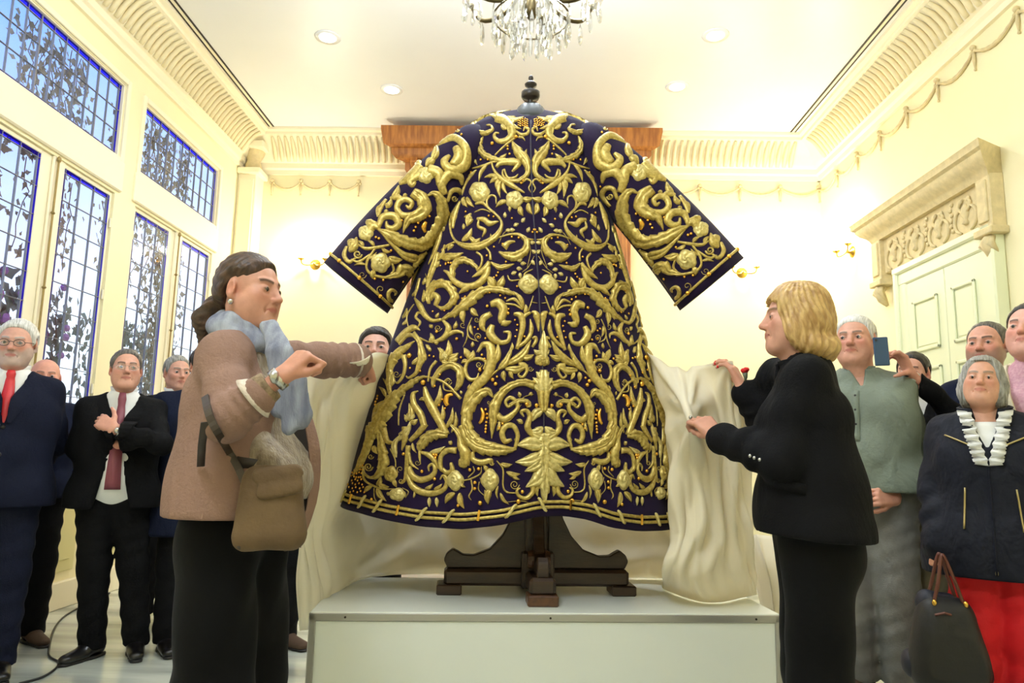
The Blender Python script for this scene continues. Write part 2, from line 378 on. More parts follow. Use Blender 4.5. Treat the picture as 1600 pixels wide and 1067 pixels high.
m.f.append(tuple(2*i for i in range(k))); m.f.append(tuple(2*i+1 for i in range(k))[::-1]); m.build('crown', m_plast, OD, autosmooth=True)
for q in (4.735, 6.245):   # carved corbels
    y0 = q-OD.location.y; m = MB()
    m.tube([(-.06, y0, -.10), (-.09, y0, -.15), (-.06, y0, -.22), (-.02, y0, -.27)], [.045, .05, .04, .015], 8)
    for dy in (-.035, .035): m.tube([(-.08, y0+dy, -.11), (-.10, y0+dy*1.3, -.16), (-.05, y0+dy, -.22)], [.02, .025, .01], 6)
    m.build('corbel', m_plast, OD, smooth=True)
for i in range(4):           # urn / festoon reliefs
    yc = 4.99+i*.335-OD.location.y+.0; m = MB()
    for t in (-1, 1):
        m.tube([(-.068, yc+t*(.03+.10*math.sin(a)), .10+.0+.09*math.cos(a)) for a in np.linspace(.2, 2.9, 12)], [.008+.006*math.sin(k) for k in np.linspace(0, 3.1, 12)], 6)
        m.tube([(-.07, yc+t*(.02+.05*math.sin(a*1.6)), .25-.05*a) for a in np.linspace(0, 2.2, 9)], .011, 6)
        m.ball((-.07, yc+t*.045, .24), (.012, .025, .02))
    m.lathe([(.012, -.07), (.03, -.06), (.012, -.03), (.035, .0), (.03, .05), (.012, .08)], (-.062, yc, .13), 10)
    m.build('urn_relief', m_plast, OD, smooth=True)
    if i < 3:
        m = MB(); yy = yc+.168
        for z in (.26, .22, .18, .14, .10, .06): m.ball((-.068, yy+.012*math.sin(z*90), z), (.012, .018, .018), 6, 4)
        m.build('husk_drop', m_plast, OD, smooth=True)
# wall sconces
m_bulb = mat('lit_bulb', (255, 236, 190), .4, emit=30)
def sconce(loc, rz, lab):
    o = empty('wall_sconce', loc, rz); tag(o, lab, 'wall lamp', 'brass wall sconces')
    MB().lathe([(.06, 0), (.055, .012), (.02, .03), (.015, .06)], (0, 0, 0), 16, axis=1).build('backplate', m_brass, o, smooth=True).rotation_euler = (0, 0, math.pi)
    for s_ in (-1, 1):
        A = MB().tube(catmull([(0, -.05, 0), (s_*.05, -.09, -.03), (s_*.11, -.10, -.02), (s_*.13, -.10, .03)], 12), .008, 6).build('arm', m_brass, o, smooth=True)
        MB().lathe([(.01, .02), (.035, .035), (.037, .042), (.012, .045)], (s_*.13, -.10, 0), 14).build('drip_pan', m_brass, A, smooth=True)
        MB().lathe([(.012, .045), (.02, .07), (.021, .09), (.012, .12), (.003, .14)], (s_*.13, -.10, 0), 12).build('bulb', m_bulb, A, smooth=True)
    R = Matrix.Rotation(rz, 3, 'Z')
    for s_ in (-1, 1): lamp('sconce_light', 'POINT', Vector(loc)+R @ Vector((s_*.13, -.14, .10)), 19, (1, .92, .74), .03)
    return o
sconce((-2.33, YB, 3.07), 0, 'lit brass wall sconce on the back wall beside the left cuff of the robe')
sconce((2.27, YB, 3.05), 0, 'lit brass wall sconce on the back wall behind the right cuff of the robe')
sconce((XR, 6.90, 3.10), -math.pi/2, 'lit brass wall sconce on the right wall near the carved overdoor')
# chandeliers
m_crys = glassmat('crystal', (.97, .97, .95), .45, .02)
m_bronze = mat('dark_bronze', (92, 80, 52), .35, .8)
def chandelier(loc, lab, power):
    o = empty('chandelier', loc); tag(o, lab, 'chandelier', 'crystal chandeliers')
    MB().tube([(0, 0, .9), (0, 0, ZC-loc[2])], .012, 6).build('chain', m_bronze, o)
    MB().lathe([(.09, ZC-loc[2]-.01), (.08, ZC-loc[2]-.05), (.02, ZC-loc[2]-.09)], (0,0,0), 16).build('canopy', m_bronze, o, smooth=True)
    MB().lathe([(.01, .05), (.05, .10), (.03, .16), (.06, .25), (.10, .32), (.05, .42), (.03, .6), (.07, .7), (.02, .9)], (0,0,0), 16).build('stem', m_bronze, o, smooth=True)
    MB().lathe([(.13, .40), (.17, .45), (.15, .47), (.1, .45)], (0,0,0), 24).build('crown_dish', m_crys, o, smooth=True)
    drop = None
    def dr(p, L, parent):
        nonlocal drop
        if drop is None: drop = MB().lathe([(.001, 0), (.010, -.25), (.015, -.62), (.010, -.9), (.001, -1)], (0,0,0), 6).build('crystal_drop', m_crys, parent); q = drop
        else: q = inst('crystal_drop', drop, parent)
        q.location = p; q.scale = (1, 1, L); q.rotation_euler = (0, 0, random.random()*3)
    for i in range(8):
        a = 2*math.pi*(i+.5)/8; c, s_ = math.cos(a), math.sin(a); R = .36
        A = MB().tube(catmull([(.04*c, .04*s_, .26), (.16*c, .16*s_, .13), (.29*c, .29*s_, .12), (R*c, R*s_, .22)], 14), [.013]*14, 7).build('arm', m_bronze, o, smooth=True)
        MB().lathe([(.012, .20), (.045, .225), (.055, .245), (.02, .24)], (R*c, R*s_, 0), 14).build('drip_pan', m_crys, A, smooth=True)
        MB().lathe([(.014, .235), (.014, .33)], (R*c, R*s_, 0), 10).build('candle', m_trim, A)
        MB().lathe([(.010, .33), (.019, .36), (.017, .39), (.003, .43)], (R*c, R*s_, 0), 10).build('bulb', m_bulb, A, smooth=True)
        for k in range(5):
            b = a+2*math.pi*k/5; dr((R*c+.05*math.cos(b), R*s_+.05*math.sin(b), .235), .10+.04*(k % 2), o)
        for rr, zz, LL in ((.29, .105, .13), (.21, .11, .15), (.13, .15, .16)): dr((rr*c, rr*s_, zz), LL, o)
    for i in range(18):
        a = 2*math.pi*i/18; dr((.2*math.cos(a), .2*math.sin(a), .06), .13, o); dr((.1*math.cos(a+.2), .1*math.sin(a+.2), .05), .15, o)
    MB().tube([(.2*math.cos(a), .2*math.sin(a), .065) for a in np.linspace(0, 6.2832, 40)], .005, 5).build('ring', m_bronze, o)
    for i in range(4):
        a = math.pi/2*i+.3; lamp('chandelier_light', 'POINT', (loc[0]+.3*math.cos(a), loc[1]+.3*math.sin(a), loc[2]+.42), power/4, WARM, .06)
    return o
cp_ = atY(830, 46, 3.55)
chandelier((cp_[0], 3.55, cp_[2]), 'crystal chandelier with hanging drops above the robe', 165)
chandelier((-.95, .2, cp_[2]), 'added crystal chandelier, unseen behind the viewer, giving front fill light', 205)  # added fixture out of view: front fill, set left of centre to shape shadows
# ================================================================== PLINTH, STAND
RZ = .0925
m_white = mat('white_melamine', (236, 240, 232), .35, spec=.5)
m_alu = mat('brushed_aluminium', (176, 174, 168), .4, .7)
m_wal = mat('dark_walnut', (62, 42, 26), .4, bump=.1, bscale=40, col2=(40, 26, 16), vscale=6, stretch=(1, 1, 5))
m_walf = mat('walnut_block', (96, 62, 36), .4, col2=(66, 40, 24), vscale=8, stretch=(1, 5, 5))
BZ = .55
bx = empty('display_plinth', (.095, 2.689, 0), RZ); tag(bx, 'low white panel plinth with aluminium edges under the robe', 'plinth')
BWh, BD = .845, .70
MB().box((-BWh+.02, .012, .02), (BWh-.02, BD-.012, BZ-.02)).build('core_panel', m_white, bx)
MB().box((-BWh+.022, .006, .03), (BWh-.022, .014, BZ-.032)).build('front_panel', m_white, bx)
for s_ in (-1, 1):
    x0, x1 = sorted((s_*(BWh-.006), s_*(BWh-.016))); MB().box((x0, .03, .03), (x1, BD-.03, BZ-.03)).build('side_panel', m_white, bx)
MB().box((-BWh+.004, .004, BZ-.02), (BWh-.004, BD-.004, BZ)).build('top_panel', m_white, bx, bevel=.002)
MB().box((-BWh, 0, BZ-.030), (BWh, .012, BZ-.004)).build('top_edge', m_alu, bx, bevel=.002)
MB().box((-BWh, 0, 0), (BWh, .012, .03)).build('bottom_edge', m_alu, bx, bevel=.002)
for s_ in (-1, 1):
    x0, x1 = sorted((s_*BWh, s_*(BWh-.024)))
    MB().box((x0, 0, 0), (x1, .024, BZ-.004)).build('corner_post', m_alu, bx, bevel=.003)
    x0, x1 = sorted((s_*BWh, s_*(BWh-.012))); MB().box((x0, .0, BZ-.03), (x1, BD, BZ-.004)).build('side_edge', m_alu, bx, bevel=.002)
for x in (-.72, .0, .75): MB().lathe([(.004, -.002), (.004, .001)], (x, 0, BZ-.017), 8, axis=1).build('screw', m_dark, bx)
# stand
TL = 1.45*math.pi/180
st = empty('robe_stand', (.047, 3.045, BZ), RZ); st.rotation_euler = (0, 0, RZ)
tag(st, 'dark turned wooden stand with scrolled cross foot holding up the robe', 'stand')
tx = lambda z: -math.tan(TL)*z
def tl(v): return [(x+tx(z) if z > .12 else x, y, z) for x, y, z in v]
m = MB().box((-.045, -.045, .05), (.045, .045, 1.6)); m.v = tl(m.v); m.build('post', m_wal, st, bevel=.006)
scr = [(.045, 0), (.36, 0), (.375, .03), (.365, .055), (.34, .075), (.315, .062), (.30, .052), (.255, .05), (.19, .075), (.14, .13), (.105, .20), (.09, .27), (.085, .36), (.045, .36)]
for a in (0, math.pi/2, math.pi, 3*math.pi/2):
    L_ = .40 if a in (0, math.pi) else .265
    k = 1.0 if L_ > .3 else .66
    B = MB().box((0, -.05, .035), (L_*.93, .05, .10)).build('foot_beam', m_wal, st, bevel=.012); B.rotation_euler = (0, 0, a)
    MB().box((L_-.10, -.058, 0), (L_, .058, .04)).build('foot_block', m_walf if abs(a-3*math.pi/2) < .1 else m_wal, B, bevel=.005)
    s = MB().prism([(p*k, q) for p, q in scr], lambda u, v, d: (u, d, v+.10), -.022, .022).build('scroll_bracket', m_wal, st, bevel=.004); s.rotation_euler = (0, 0, a)
MB().box((-.065, -.075, .03), (.065, -.03, .17)).build('joint_block', m_wal, st, bevel=.006)
MB().lathe([(.03, -.045), (.036, -.03), (.036, .03), (.03, .045)], (0, -.085, .145), 14, axis=0).build('pivot_barrel', m_walf, st, smooth=False)
def zpx(y, x=830): return atY(x, y, 3.045)[2]-BZ
zt = zpx(186); f = (zpx(120)-zpx(186))/66.0
top = tx(zt)
m_steel = mat('polished_pewter', (58, 60, 60), .3, .6)
MB().lathe([(.105, zt-.06), (.085, zt-.01), (.06, zt+f*14), (.045, zt+f*19), (.02, zt+f*22)], (top-.005, 0, 0), 20).build('neck_cap', m_steel, st, smooth=True)
fin = [(.016, 20), (.012, 26), (.012, 28), (.036, 30), (.042, 33), (.042, 40), (.030, 42), (.014, 45), (.012, 47), (.026, 50), (.028, 53), (.018, 56), (.008, 59), (.012, 62), (.010, 65), (.001, 68)]
MB().lathe([(r, zt+f*q) for r, q in fin], (top-.006, 0, 0), 18).build('finial', mat('black_turned_wood', (44, 36, 30), .35), st, smooth=True)
# ================================================================== ROBE
YC = 3.045
m_vel = mat('purple_black_velvet', (28, 13, 50), .85, sheen=.08, bump=.1, bscale=300, spec=.2)
m_vin = mat('purple_satin_lining', (30, 16, 44), .5, sheen=.2)
def goldmat(name, c, c2, rough, metal):
    m = mat(name, c, rough, metal, bump=.10, bscale=260, col2=c2, vscale=90, spec=.5); return m
m_g1 = goldmat('gold_thread', (208, 186, 106), (168, 144, 68), .36, .42)
m_g2 = goldmat('pale_gold_thread', (226, 210, 142), (194, 174, 100), .36, .38)
m_g3 = mat('polished_gold', (232, 178, 74), .22, .9)
robe = empty('embroidered_robe', (0, 0, 0)); tag(robe, 'wide-sleeved dark purple velvet robe covered in raised gold embroidery', 'robe')
lp = [(533, 792), (548, 745), (560, 700), (575, 650), (590, 600), (607, 550), (625, 500), (643, 450), (664, 400), (685, 350), (702, 300), (716, 250), (727, 215), (738, 198), (756, 186), (780, 178), (800, 175)]
rp_ = [(1052, 826), (1049, 780), (1046, 740), (1040, 690), (1033, 640), (1022, 590), (1010, 545), (999, 500), (988, 450), (974, 400), (958, 350), (948, 300), (940, 250), (934, 215), (920, 198), (904, 188), (882, 180), (860, 177)]
def tab(P):
    Q = np.array([atY(x, y, YC) for x, y in P]); i = np.argsort(Q[:, 2]); return Q[i, 2], Q[i, 0]
zl, xl = tab(lp); zr, xr = tab(rp_)
ax_px = [(853, 812), (852, 760), (849.5, 680), (848.5, 600), (845, 520), (842, 450), (838, 400), (833, 330), (830, 260), (829, 200), (829, 176)]
def XLt(z): return np.interp(z, zl, xl) + np.minimum(0, z-zl[0])*.3
def XRt(z): return np.interp(z, zr, xr) - np.minimum(0, z-zr[0])*.1
zb = np.array([.7, .85, 1.2, 1.6, 2.0, 2.3, 2.48, 2.55, 2.62]); bb = np.array([.36, .34, .31, .26, .215, .18, .14, .10, .03])
def wz(z): return np.clip((2.3-z)/1.5, 0, 1)
def bfun(z, th): return np.interp(z, zb, bb)*(1+wz(z)*(.045*np.cos(5*th+.6)+.02*np.cos(9*th)))
def SB(th, z):
    a0, a1 = XLt(z), XRt(z); return np.stack([(a0+a1)/2+(a1-a0)/2*np.sin(th), YC-bfun(z, th)*np.cos(th), z+0*th], -1)
def hitB(px, py):
    px = np.asarray(px, float); py = np.asarray(py, float)
    d = C_F*FPX + (px[..., None]-IW/2)*C_R - (py[..., None]-IH/2)*C_U
    Y = np.full(px.shape, YC-.2)
    for _ in range(24):
        P = CAM+d*(Y/d[..., 1])[..., None]; z = np.minimum(P[..., 2], 2.615); a0, a1 = XLt(z), XRt(z)
        q = np.clip((P[..., 0]-(a0+a1)/2)/((a1-a0)/2), -.995, .995); th = np.arcsin(q)
        Y = .5*Y+.5*(YC-bfun(z, th)*np.cos(th))
    return th, z
_t, _z = hitB([p[0] for p in ax_px], [p[1] for p in ax_px]); _i = np.argsort(_z); AZ, AT = _z[_i], _t[_i]
def TH0(z): return np.interp(z, AZ, AT)
def mirB(th, z):
    t2 = 2*TH0(z)-th; dx = (XRt(z)-XLt(z))/2*(np.sin(t2)-np.sin(th)); return t2, z+dx*math.tan(TL)*.8
def nrm(S, a, b):
    e = 1e-3; da = S(a+e, b)-S(a-e, b); db = S(a, b+e)-S(a, b-e); n = np.cross(da, db); n /= np.linalg.norm(n, axis=-1, keepdims=True)+1e-9; return n
hem_px = [(533, 792), (560, 801), (600, 812), (660, 823), (720, 827), (780, 821), (840, 807), (880, 806), (920, 812), (960, 825), (1000, 830), (1035, 829), (1049, 827)]
_t, _z = hitB([p[0] for p in hem_px], [p[1] for p in hem_px])
def HEM(th):
    t = (np.asarray(th)+math.pi) % (2*math.pi)-math.pi
    return np.interp(t, [-3.15, -2.2]+list(_t)+[2.2, 3.15], [.92, .90]+list(_z)+[.86, .92])
ZTOP = 2.615
def robe_body():
    nT, nR = 120, 70; th = np.linspace(-math.pi, math.pi, nT+1)[:-1]; v = []; f = []
    tt = np.concatenate([np.linspace(0, .9, 52), np.linspace(.91, 1, nR-52)])
    for t in tt: v.append(SB(th, HEM(th)*(1-t)+ZTOP*t))
    v = np.array(v); n0 = v.shape[0]
    inner = []
    for t in tt[::-1]:
        z = HEM(th)*(1-t)+ZTOP*t; p = SB(th, z); c = np.stack([(XLt(z)+XRt(z))/2, np.full(nT, YC), z], -1); inner.append(c+(p-c)*.975)
    V = np.concatenate([v, np.array(inner)]).reshape(-1, 3); R = 2*len(tt)
    fm = []
    for i in range(R):
        for j in range(nT):
            k = (i+1) % R
            if i == len(tt)-1: continue
            f.append((i*nT+j, i*nT+(j+1) % nT, k*nT+(j+1) % nT, k*nT+j)); fm.append(0 if i < len(tt)-1 or i == R-1 else 1)
    return mk('robe_body', V, f, m_vel, robe, True, [m_vin], fm)
body = robe_body()
# sleeves -----------------------------------------------------------
_tt = np.array([0, .25, .5, .75, 1.0])
US = np.array([atY(x, y, 3.0) for x, y in ((738, 190), (684, 230), (624, 289), (567, 352), (513, 414))])
LS = np.array([atY(x, y, 3.0) for x, y in ((748, 296), (711, 336), (677, 388), (643, 440), (607, 490))])
pU = [np.polyfit(_tt, US[:, k], 2) for k in (0, 2)]; pL = [np.polyfit(_tt, LS[:, k], 2) for k in (0, 2)]
def sC(t): return np.stack([(np.polyval(pU[k], t)+np.polyval(pL[k], t))/2 for k in (0, 1)], -1), np.stack([(np.polyval(pU[k], t)-np.polyval(pL[k], t))/2 for k in (0, 1)], -1)
def sYb(t, ph): return 3.01-.05*t, (.12+.02*t)*(1+.03*np.cos(4*ph+6*t))
def SS(ph, t):
    c, h = sC(t); y0, b = sYb(t, ph); q = np.sin(ph)
    return np.stack([c[..., 0]+h[..., 0]*q, y0-b*np.cos(ph), c[..., 1]+h[..., 1]*q], -1)
def hitS(px, py):
    px = np.asarray(px, float); py = np.asarray(py, float)
    d = C_F*FPX + (px[..., None]-IW/2)*C_R - (py[..., None]-IH/2)*C_U
    Y = np.full(px.shape, 2.9); t = np.full(px.shape, .5); q = np.zeros(px.shape)
    for _ in range(14):
        P = CAM+d*(Y/d[..., 1])[..., None]; T = P[..., [0, 2]]
        for __ in range(3):
            c, h = sC(t); r = c+q[..., None]*h-T; e = 1e-3; c2, h2 = sC(t+e); dt = (c2+q[..., None]*h2-c-q[..., None]*h)/e
            det = dt[..., 0]*h[..., 1]-dt[..., 1]*h[..., 0]
            t = np.clip(t-(r[..., 0]*h[..., 1]-r[..., 1]*h[..., 0])/det, -.3, 1.2); q = q-(dt[..., 0]*r[..., 1]-dt[..., 1]*r[..., 0])/det
        q = np.clip(q, -.995, .995); ph = np.arcsin(q); y0, b = sYb(t, ph); Y = .5*Y+.5*(y0-b*np.cos(ph))
    return ph, t
_lc, _rc = atY(512, 415, 3.0), atY(1156, 408, 3.0); MN = (_rc-_lc); MN[1] = 0; MN /= np.linalg.norm(MN); MP = (_lc+_rc)/2
def mirS(P): return P-2*((P-MP)@MN)[..., None]*MN
def sleeve(mir):
    nT, nR = 48, 26; ph = np.linspace(-math.pi, math.pi, nT+1)[:-1]; rows = []
    # cuff rim slants: back side of the cuff hangs a bit lower
    tend = lambda p: 1.0+.0*p
    for t in np.concatenate([np.linspace(-.10, .1, 8), np.linspace(.14, 1, nR-8)]):
        p_ = SS(ph, np.full(nT, t)); c_, h_ = sC(np.full(nT, t)); cc_ = np.stack([c_[:, 0], np.full(nT, 3.01-.05*t), c_[:, 1]], -1); k_ = math.sqrt(max(.02, 1-(max(0, .10-t)/.205)**2)); rows.append(cc_+(p_-cc_)*k_)
    for t in np.linspace(1, .55, 8):
        p = SS(ph, np.full(nT, t)); c, h = sC(np.full(nT, t)); cc = np.stack([c[:, 0], np.full(nT, 3.01-.05*t), c[:, 1]], -1); rows.append(cc+(p-cc)*.955)
    V = np.array(rows)
    if mir: V = mirS(V)
    f = []; fm = []; R = len(rows)
    for i in range(R-1):
        for j in range(nT):
            q = (i*nT+j, i*nT+(j+1) % nT, (i+1)*nT+(j+1) % nT, (i+1)*nT+j); f.append(q if not mir else q[::-1]); fm.append(0 if i < nR else 1)
    return mk('sleeve', V.reshape(-1, 3), f, m_vel, robe, True, [m_vin], fm)
slL, slR = sleeve(False), sleeve(True)
# embroidery --------------------------------------------------------
ZOOM = dict(A=(690, 150, 6.669), B=(690, 290, 6.276), C=(620, 400, 6.667), D=(560, 520, 6.669), E=(700, 530, 6.276), F=(530, 660, 6.276), G=(690, 660, 6.276), H=(510, 300, 5.333), S=(500, 100, 2.667))
US_ = np.array([-1, -.86, -.55, -.2, 0, .2, .55, .86, 1.0])
BEADS = {'B': [], 'S': []}
def emit_patch(px, py, hgt, faces, zone, name, m, center=False):
    if zone == 'B':
        a, b = hitB(px, py); n = nrm(SB, a, b); P = SB(a, b)+n*hgt[..., None]
        mk(name, P.reshape(-1, 3), faces, m, body, True)
        if not center:
            a2, b2 = mirB(a, b); n = nrm(SB, a2, b2); P = SB(a2, b2)+n*hgt[..., None]
            mk(name, P.reshape(-1, 3), [q[::-1] for q in faces], m, body, True)
    else:
        a, b = hitS(px, py); n = -nrm(SS, a, b); n *= np.where(n[..., 1:2] > .2, -1, 1)
        P = SS(a, b)+n*hgt[..., None]
        mk(name, P.reshape(-1, 3), faces, m, slL, True)
        mk(name, mirS(P).reshape(-1, 3), [q[::-1] for q in faces], m, slR, True)
def stroke(zm, pts, ws, lobes=0, depth=.35, m=None, name='embroidered_scroll', center=False, hk=1.0, side=0):
    ox, oy, s = ZOOM[zm]; zone = 'S' if zm in 'HS' else 'B'
    P = np.array(pts, float)/s+np.array([ox, oy]); L = np.linalg.norm(np.diff(P, axis=0), axis=1).sum()
    if not hasattr(ws, '__len__'): ws = [ws*.6, ws, ws, ws*.35]
    n = int(np.clip(L/1.5, 8, 64)); n = max(n, min(64, lobes*5)); C = catmull(P, n)
    u = np.linspace(0, 1, n); W = np.interp(u, np.linspace(0, 1, len(ws)), ws)/s/2*1.02
    T = np.gradient(C, axis=0); T /= np.linalg.norm(T, axis=1, keepdims=True)+1e-9; N = np.stack([-T[:, 1], T[:, 0]], -1)
    depth = min(.55, depth*1.5)
    def edge(ph): 
        if not lobes: return np.ones(n)
        fr = (u*lobes+ph) % 1; return 1-depth*(1-fr**.8)*.9+depth*.15
    eL = edge(0) if side >= 0 else np.ones(n); eR = edge(.45) if side <= 0 else np.ones(n)
    e = np.where(US_[None, :] < 0, eL[:, None], eR[:, None])
    off = US_[None, :]*W[:, None]*e
    X = C[:, None, 0]+N[:, None, 0]*off; Y = C[:, None, 1]+N[:, None, 1]*off
    Wm = W*2*.0027; H = np.minimum(.017, .30*Wm+.002)*hk
    prof = np.array([-.2, .45, .92, 1.0, .55, 1.0, .92, .45, -.2]) if (lobes or 'leaf' in name) else np.array([-.2, .50, .88, .98, 1.0, .98, .80, .45, -.2])
    if Wm.max() < .012: prof = np.array([-.2, .45, .85, .97, 1.0, .97, .85, .45, -.2])
    rib = 1+(.13*np.cos(2*math.pi*(u[:, None]*lobes-np.abs(US_)[None, :]*.9)) if lobes else 0)
    hg = H[:, None]*prof[None, :]*rib+.0015
    hg[0] *= .3; hg[-1] *= .3
    k = len(US_); faces = [(i*k+j, i*k+j+1, (i+1)*k+j+1, (i+1)*k+j) for i in range(n-1) for j in range(k-1)]
    emit_patch(X, Y, hg, faces, zone, name, m or m_g1, center)
def leaf(zm, a, b, w, bend=.12, m=None, lobes=0, center=False):
    a = np.array(a, float); b = np.array(b, float); d = b-a; nn = np.array([-d[1], d[0]])*bend
    stroke(zm, [a, a+d*.5+nn, b], [w*.25, w*.8, w, w*.85, w*.5, w*.06], lobes, .3, m, 'embroidered_leaf', center)
def rose(zm, c, r, m=None, ry=None, petals=5):
    ox, oy, s = ZOOM[zm]; zone = 'S' if zm in 'HS' else 'B'; c = np.array(c, float)/s+np.array([ox, oy]); r = r/s*1.05; ry = (ry/s*1.05) if ry else r
    nr_, na = 9, 30; rho = np.linspace(0.02, 1, nr_)[:, None]; a = np.linspace(0, 2*math.pi, na+1)[:-1][None, :]
    out = .86+.14*np.abs(np.cos(a*petals/2)); X = c[0]+r*rho*out*np.cos(a); Y = c[1]+ry*rho*out*np.sin(a)
    Hm = min(.022, r*.0027*.55); hg = Hm*np.sqrt(np.clip(1.02-rho**2, 0, 1))*(.66+.34*np.abs(np.sin(a*petals/2*np.where(rho > .55, 1, .6)+rho*7)))*np.where(rho < .99, 1, 0)+.001
    faces = [(i*na+j, i*na+(j+1) % na, (i+1)*na+(j+1) % na, (i+1)*na+j) for i in range(nr_-1) for j in range(na)]+[tuple(range(na))[::-1]]
    emit_patch(X+0*hg, Y+0*hg, hg, faces, zone, 'embroidered_flower', m or m_g2)
def spiral(zm, c, r, turns=1.6, a0=0, w=12, sgn=1):
    pts = [(c[0]+r*(1-.85*t)*math.cos(a0+sgn*6.283*turns*t), c[1]+r*(1-.85*t)*math.sin(a0+sgn*6.283*turns*t)) for t in np.linspace(0, 1, 14)]
    stroke(zm, pts, [w, w, w*.8, w*.6], name='embroidered_tendril')
def beads(zm, L, r=9):
    ox, oy, s = ZOOM[zm]
    for x, y in L: BEADS['S' if zm in 'HS' else 'B'].append((ox+x/s, oy+y/s, r/s*1.1))
def K(zm, *items):
    for it in items: stroke(zm, *it)
def LL(zm, *items):
    for it in items: leaf(zm, *it)
# --- upper chest (A)
K('A', ([(520,190),(410,195),(325,255),(330,335),(400,388),(480,383),(530,350),(515,312),(465,305)], [40,75,80,75,65,50,35,22,12], 7, .25),
  ([(560,230),(650,255),(725,330),(735,400),(680,460),(600,472),(552,430),(562,392),(600,388)], [80,95,85,75,60,50,40,26,14]),
  ([(770,365),(830,405),(890,395),(908,350),(868,332),(852,368)], [20,34,34,28,24,12]),
  ([(435,425),(400,515),(430,600),(520,650),(630,672),(770,660)], [12,60,80,70,55,25], 7, .3),
  ([(735,470),(785,570),(855,650),(900,745),(878,830),(800,882),(700,880),(640,830),(640,765)], [20,110,125,75,55,48,40,28,15], 6, .25),
  ([(570,745),(615,700),(720,690),(800,705),(735,790)], [30,50,70,70,20]),
  ([(650,760),(690,850),(760,852),(800,815)], [22,26,26,12]),
  ([(775,430),(660,520),(555,620)], [22,20,14]), ([(520,640),(540,760),(620,860),(720,925),(865,1010)], [14,24,50,60,14]),
  ([(700,680),(540,690),(430,730),(285,765)], [10,20,26,8]), ([(283,250),(283,480),(330,640),(372,720)], [10,10,10,8]),
  ([(840,905),(890,868),(932,900),(908,960),(932,1005)], [18,22,20,16,8]), ([(800,425),(850,440),(870,470)], [24,20,6]))
LL('A', ((520,205),(770,215),60), ((690,240),(860,218),44), ((730,290),(835,345),36), ((560,200),(590,125),60), ((500,190),(262,215),46), ((830,640),(888,552),44), ((600,850),(445,850),48), ((600,860),(500,912),48), ((605,870),(570,972),50), ((620,880),(612,1062),50), ((640,890),(690,1030),44), ((480,715),(388,895),40), ((365,770),(215,1040),40), ((600,650),(680,600),40), ((345,545),(345,615),46), ((340,640),(372,715),40), ((760,250),(700,420),60), ((620,300),(690,350),50))
beads('A', [(330,430),(410,670),(485,668),(310,800),(690,560),(710,610),(690,530),(828,912),(850,885)], 13); beads('A', [(530,500),(775,432)], 20)
beads('A', [(800+12*i+4*(i % 2), 245+22*j+5*(i % 3)) for i in range(9) for j in range(4)], 8)
# --- breast (B)
rose('B', (372,62), 100, petals=6)
rose('B', (715,140), 88); LL('B', ((650,150),(530,215),50), ((790,130),(900,120),60), ((850,170),(890,285),60), ((770,200),(800,300),60), ((680,200),(670,260),36))
K('B', ([(535,180),(530,112),(482,100),(445,150),(460,220),(530,280),(585,350),(580,430),(520,510),(430,570),(330,600),(230,590),(140,545),(95,460),(85,360),(120,260)], [14,20,22,24,28,28,26,44,66,76,80,60,26,22,20,20], 9, .12),
  ([(110,420),(120,300),(185,150)], [20,66,16]), ([(345,325),(420,335),(470,372),(560,352)], [24,56,60,12]), ([(368,330),(362,400),(425,440),(398,505)], [16,34,40,8]),
  ([(555,512),(660,482),(750,480),(822,530),(832,610),(762,682),(660,692),(558,650)], [14,22,32,60,82,106,96,14], 6, .2),
  ([(610,610),(660,560),(722,548)], [70,44,14]), ([(820,520),(860,530),(905,528)], [36,24,6]),
  ([(430,600),(474,660),(480,730)], [18,24,28]), ([(470,745),(440,800),(385,850),(300,900)], [40,60,60,10]),
  ([(465,790),(430,895),(340,972),(225,985),(130,940),(70,862),(20,832)], [40,72,66,62,60,44,14]), ([(270,985),(235,1010),(170,1060)], [60,66,10]),
  ([(105,900),(122,785),(200,730),(282,752),(342,802),(352,842)], [56,72,76,66,44,14], 6, .3), ([(480,750),(560,800),(640,792),(715,768)], [22,62,50,8], 3, .2),
  ([(0,640),(60,590),(135,552)], [20,24,16]), ([(340,650),(395,700),(388,780),(350,835)], [24,26,22,10]),
  ([(840,530),(872,640),(840,800)], [8,8,6]), ([(910,690),(850,800),(790,850)], [8,8,6]), ([(645,880),(680,932),(795,918)], [14,18,10]), ([(808,905),(820,860),(895,820)], [18,18,8]),
  ([(330,180),(400,170),(460,225)], [24,34,22]), ([(320,265),(400,235),(480,262)], [10,14,12]), ([(560,570),(610,470),(660,440)], [6,8,6]))
LL('B', ((250,110),(320,212),50), ((225,110),(215,200),36), ((220,130),(255,215),44), ((300,320),(220,310),46), ((290,270),(250,405),46), ((310,330),(255,400),46), ((200,545),(300,415),60), ((290,560),(385,515),50), ((330,570),(250,500),50), ((470,560),(480,470),30), ((20,680),(215,660),70), ((0,715),(130,690),50), ((210,430),(215,370),34), ((120,580),(60,640),40))
for x, y, a in ((622,290,-1.5),(730,385,-.4),(800,340,-.9),(690,435,0),(850,435,-1.1),(905,650,-2.4),(890,560,0),(895,755,.9),(765,732,-.3),(800,765,0),(760,815,.2),(708,858,-.4),(770,880,1.4),(655,440,.1)):
    leaf('B', (x-26*math.cos(a), y-26*math.sin(a)), (x+32*math.cos(a), y+32*math.sin(a)), 40, 0, m_g2)
beads('B', [(240,260),(465,300),(512,308),(690,325),(690,505),(755,515),(600,575),(515,605),(632,750),(445,690),(555,855),(540,885),(515,905),(258,845),(45,775),(70,760),(95,762),(740,990),(935,460),(905,435)], 11)
rose('B', (850,965), 96, petals=4)
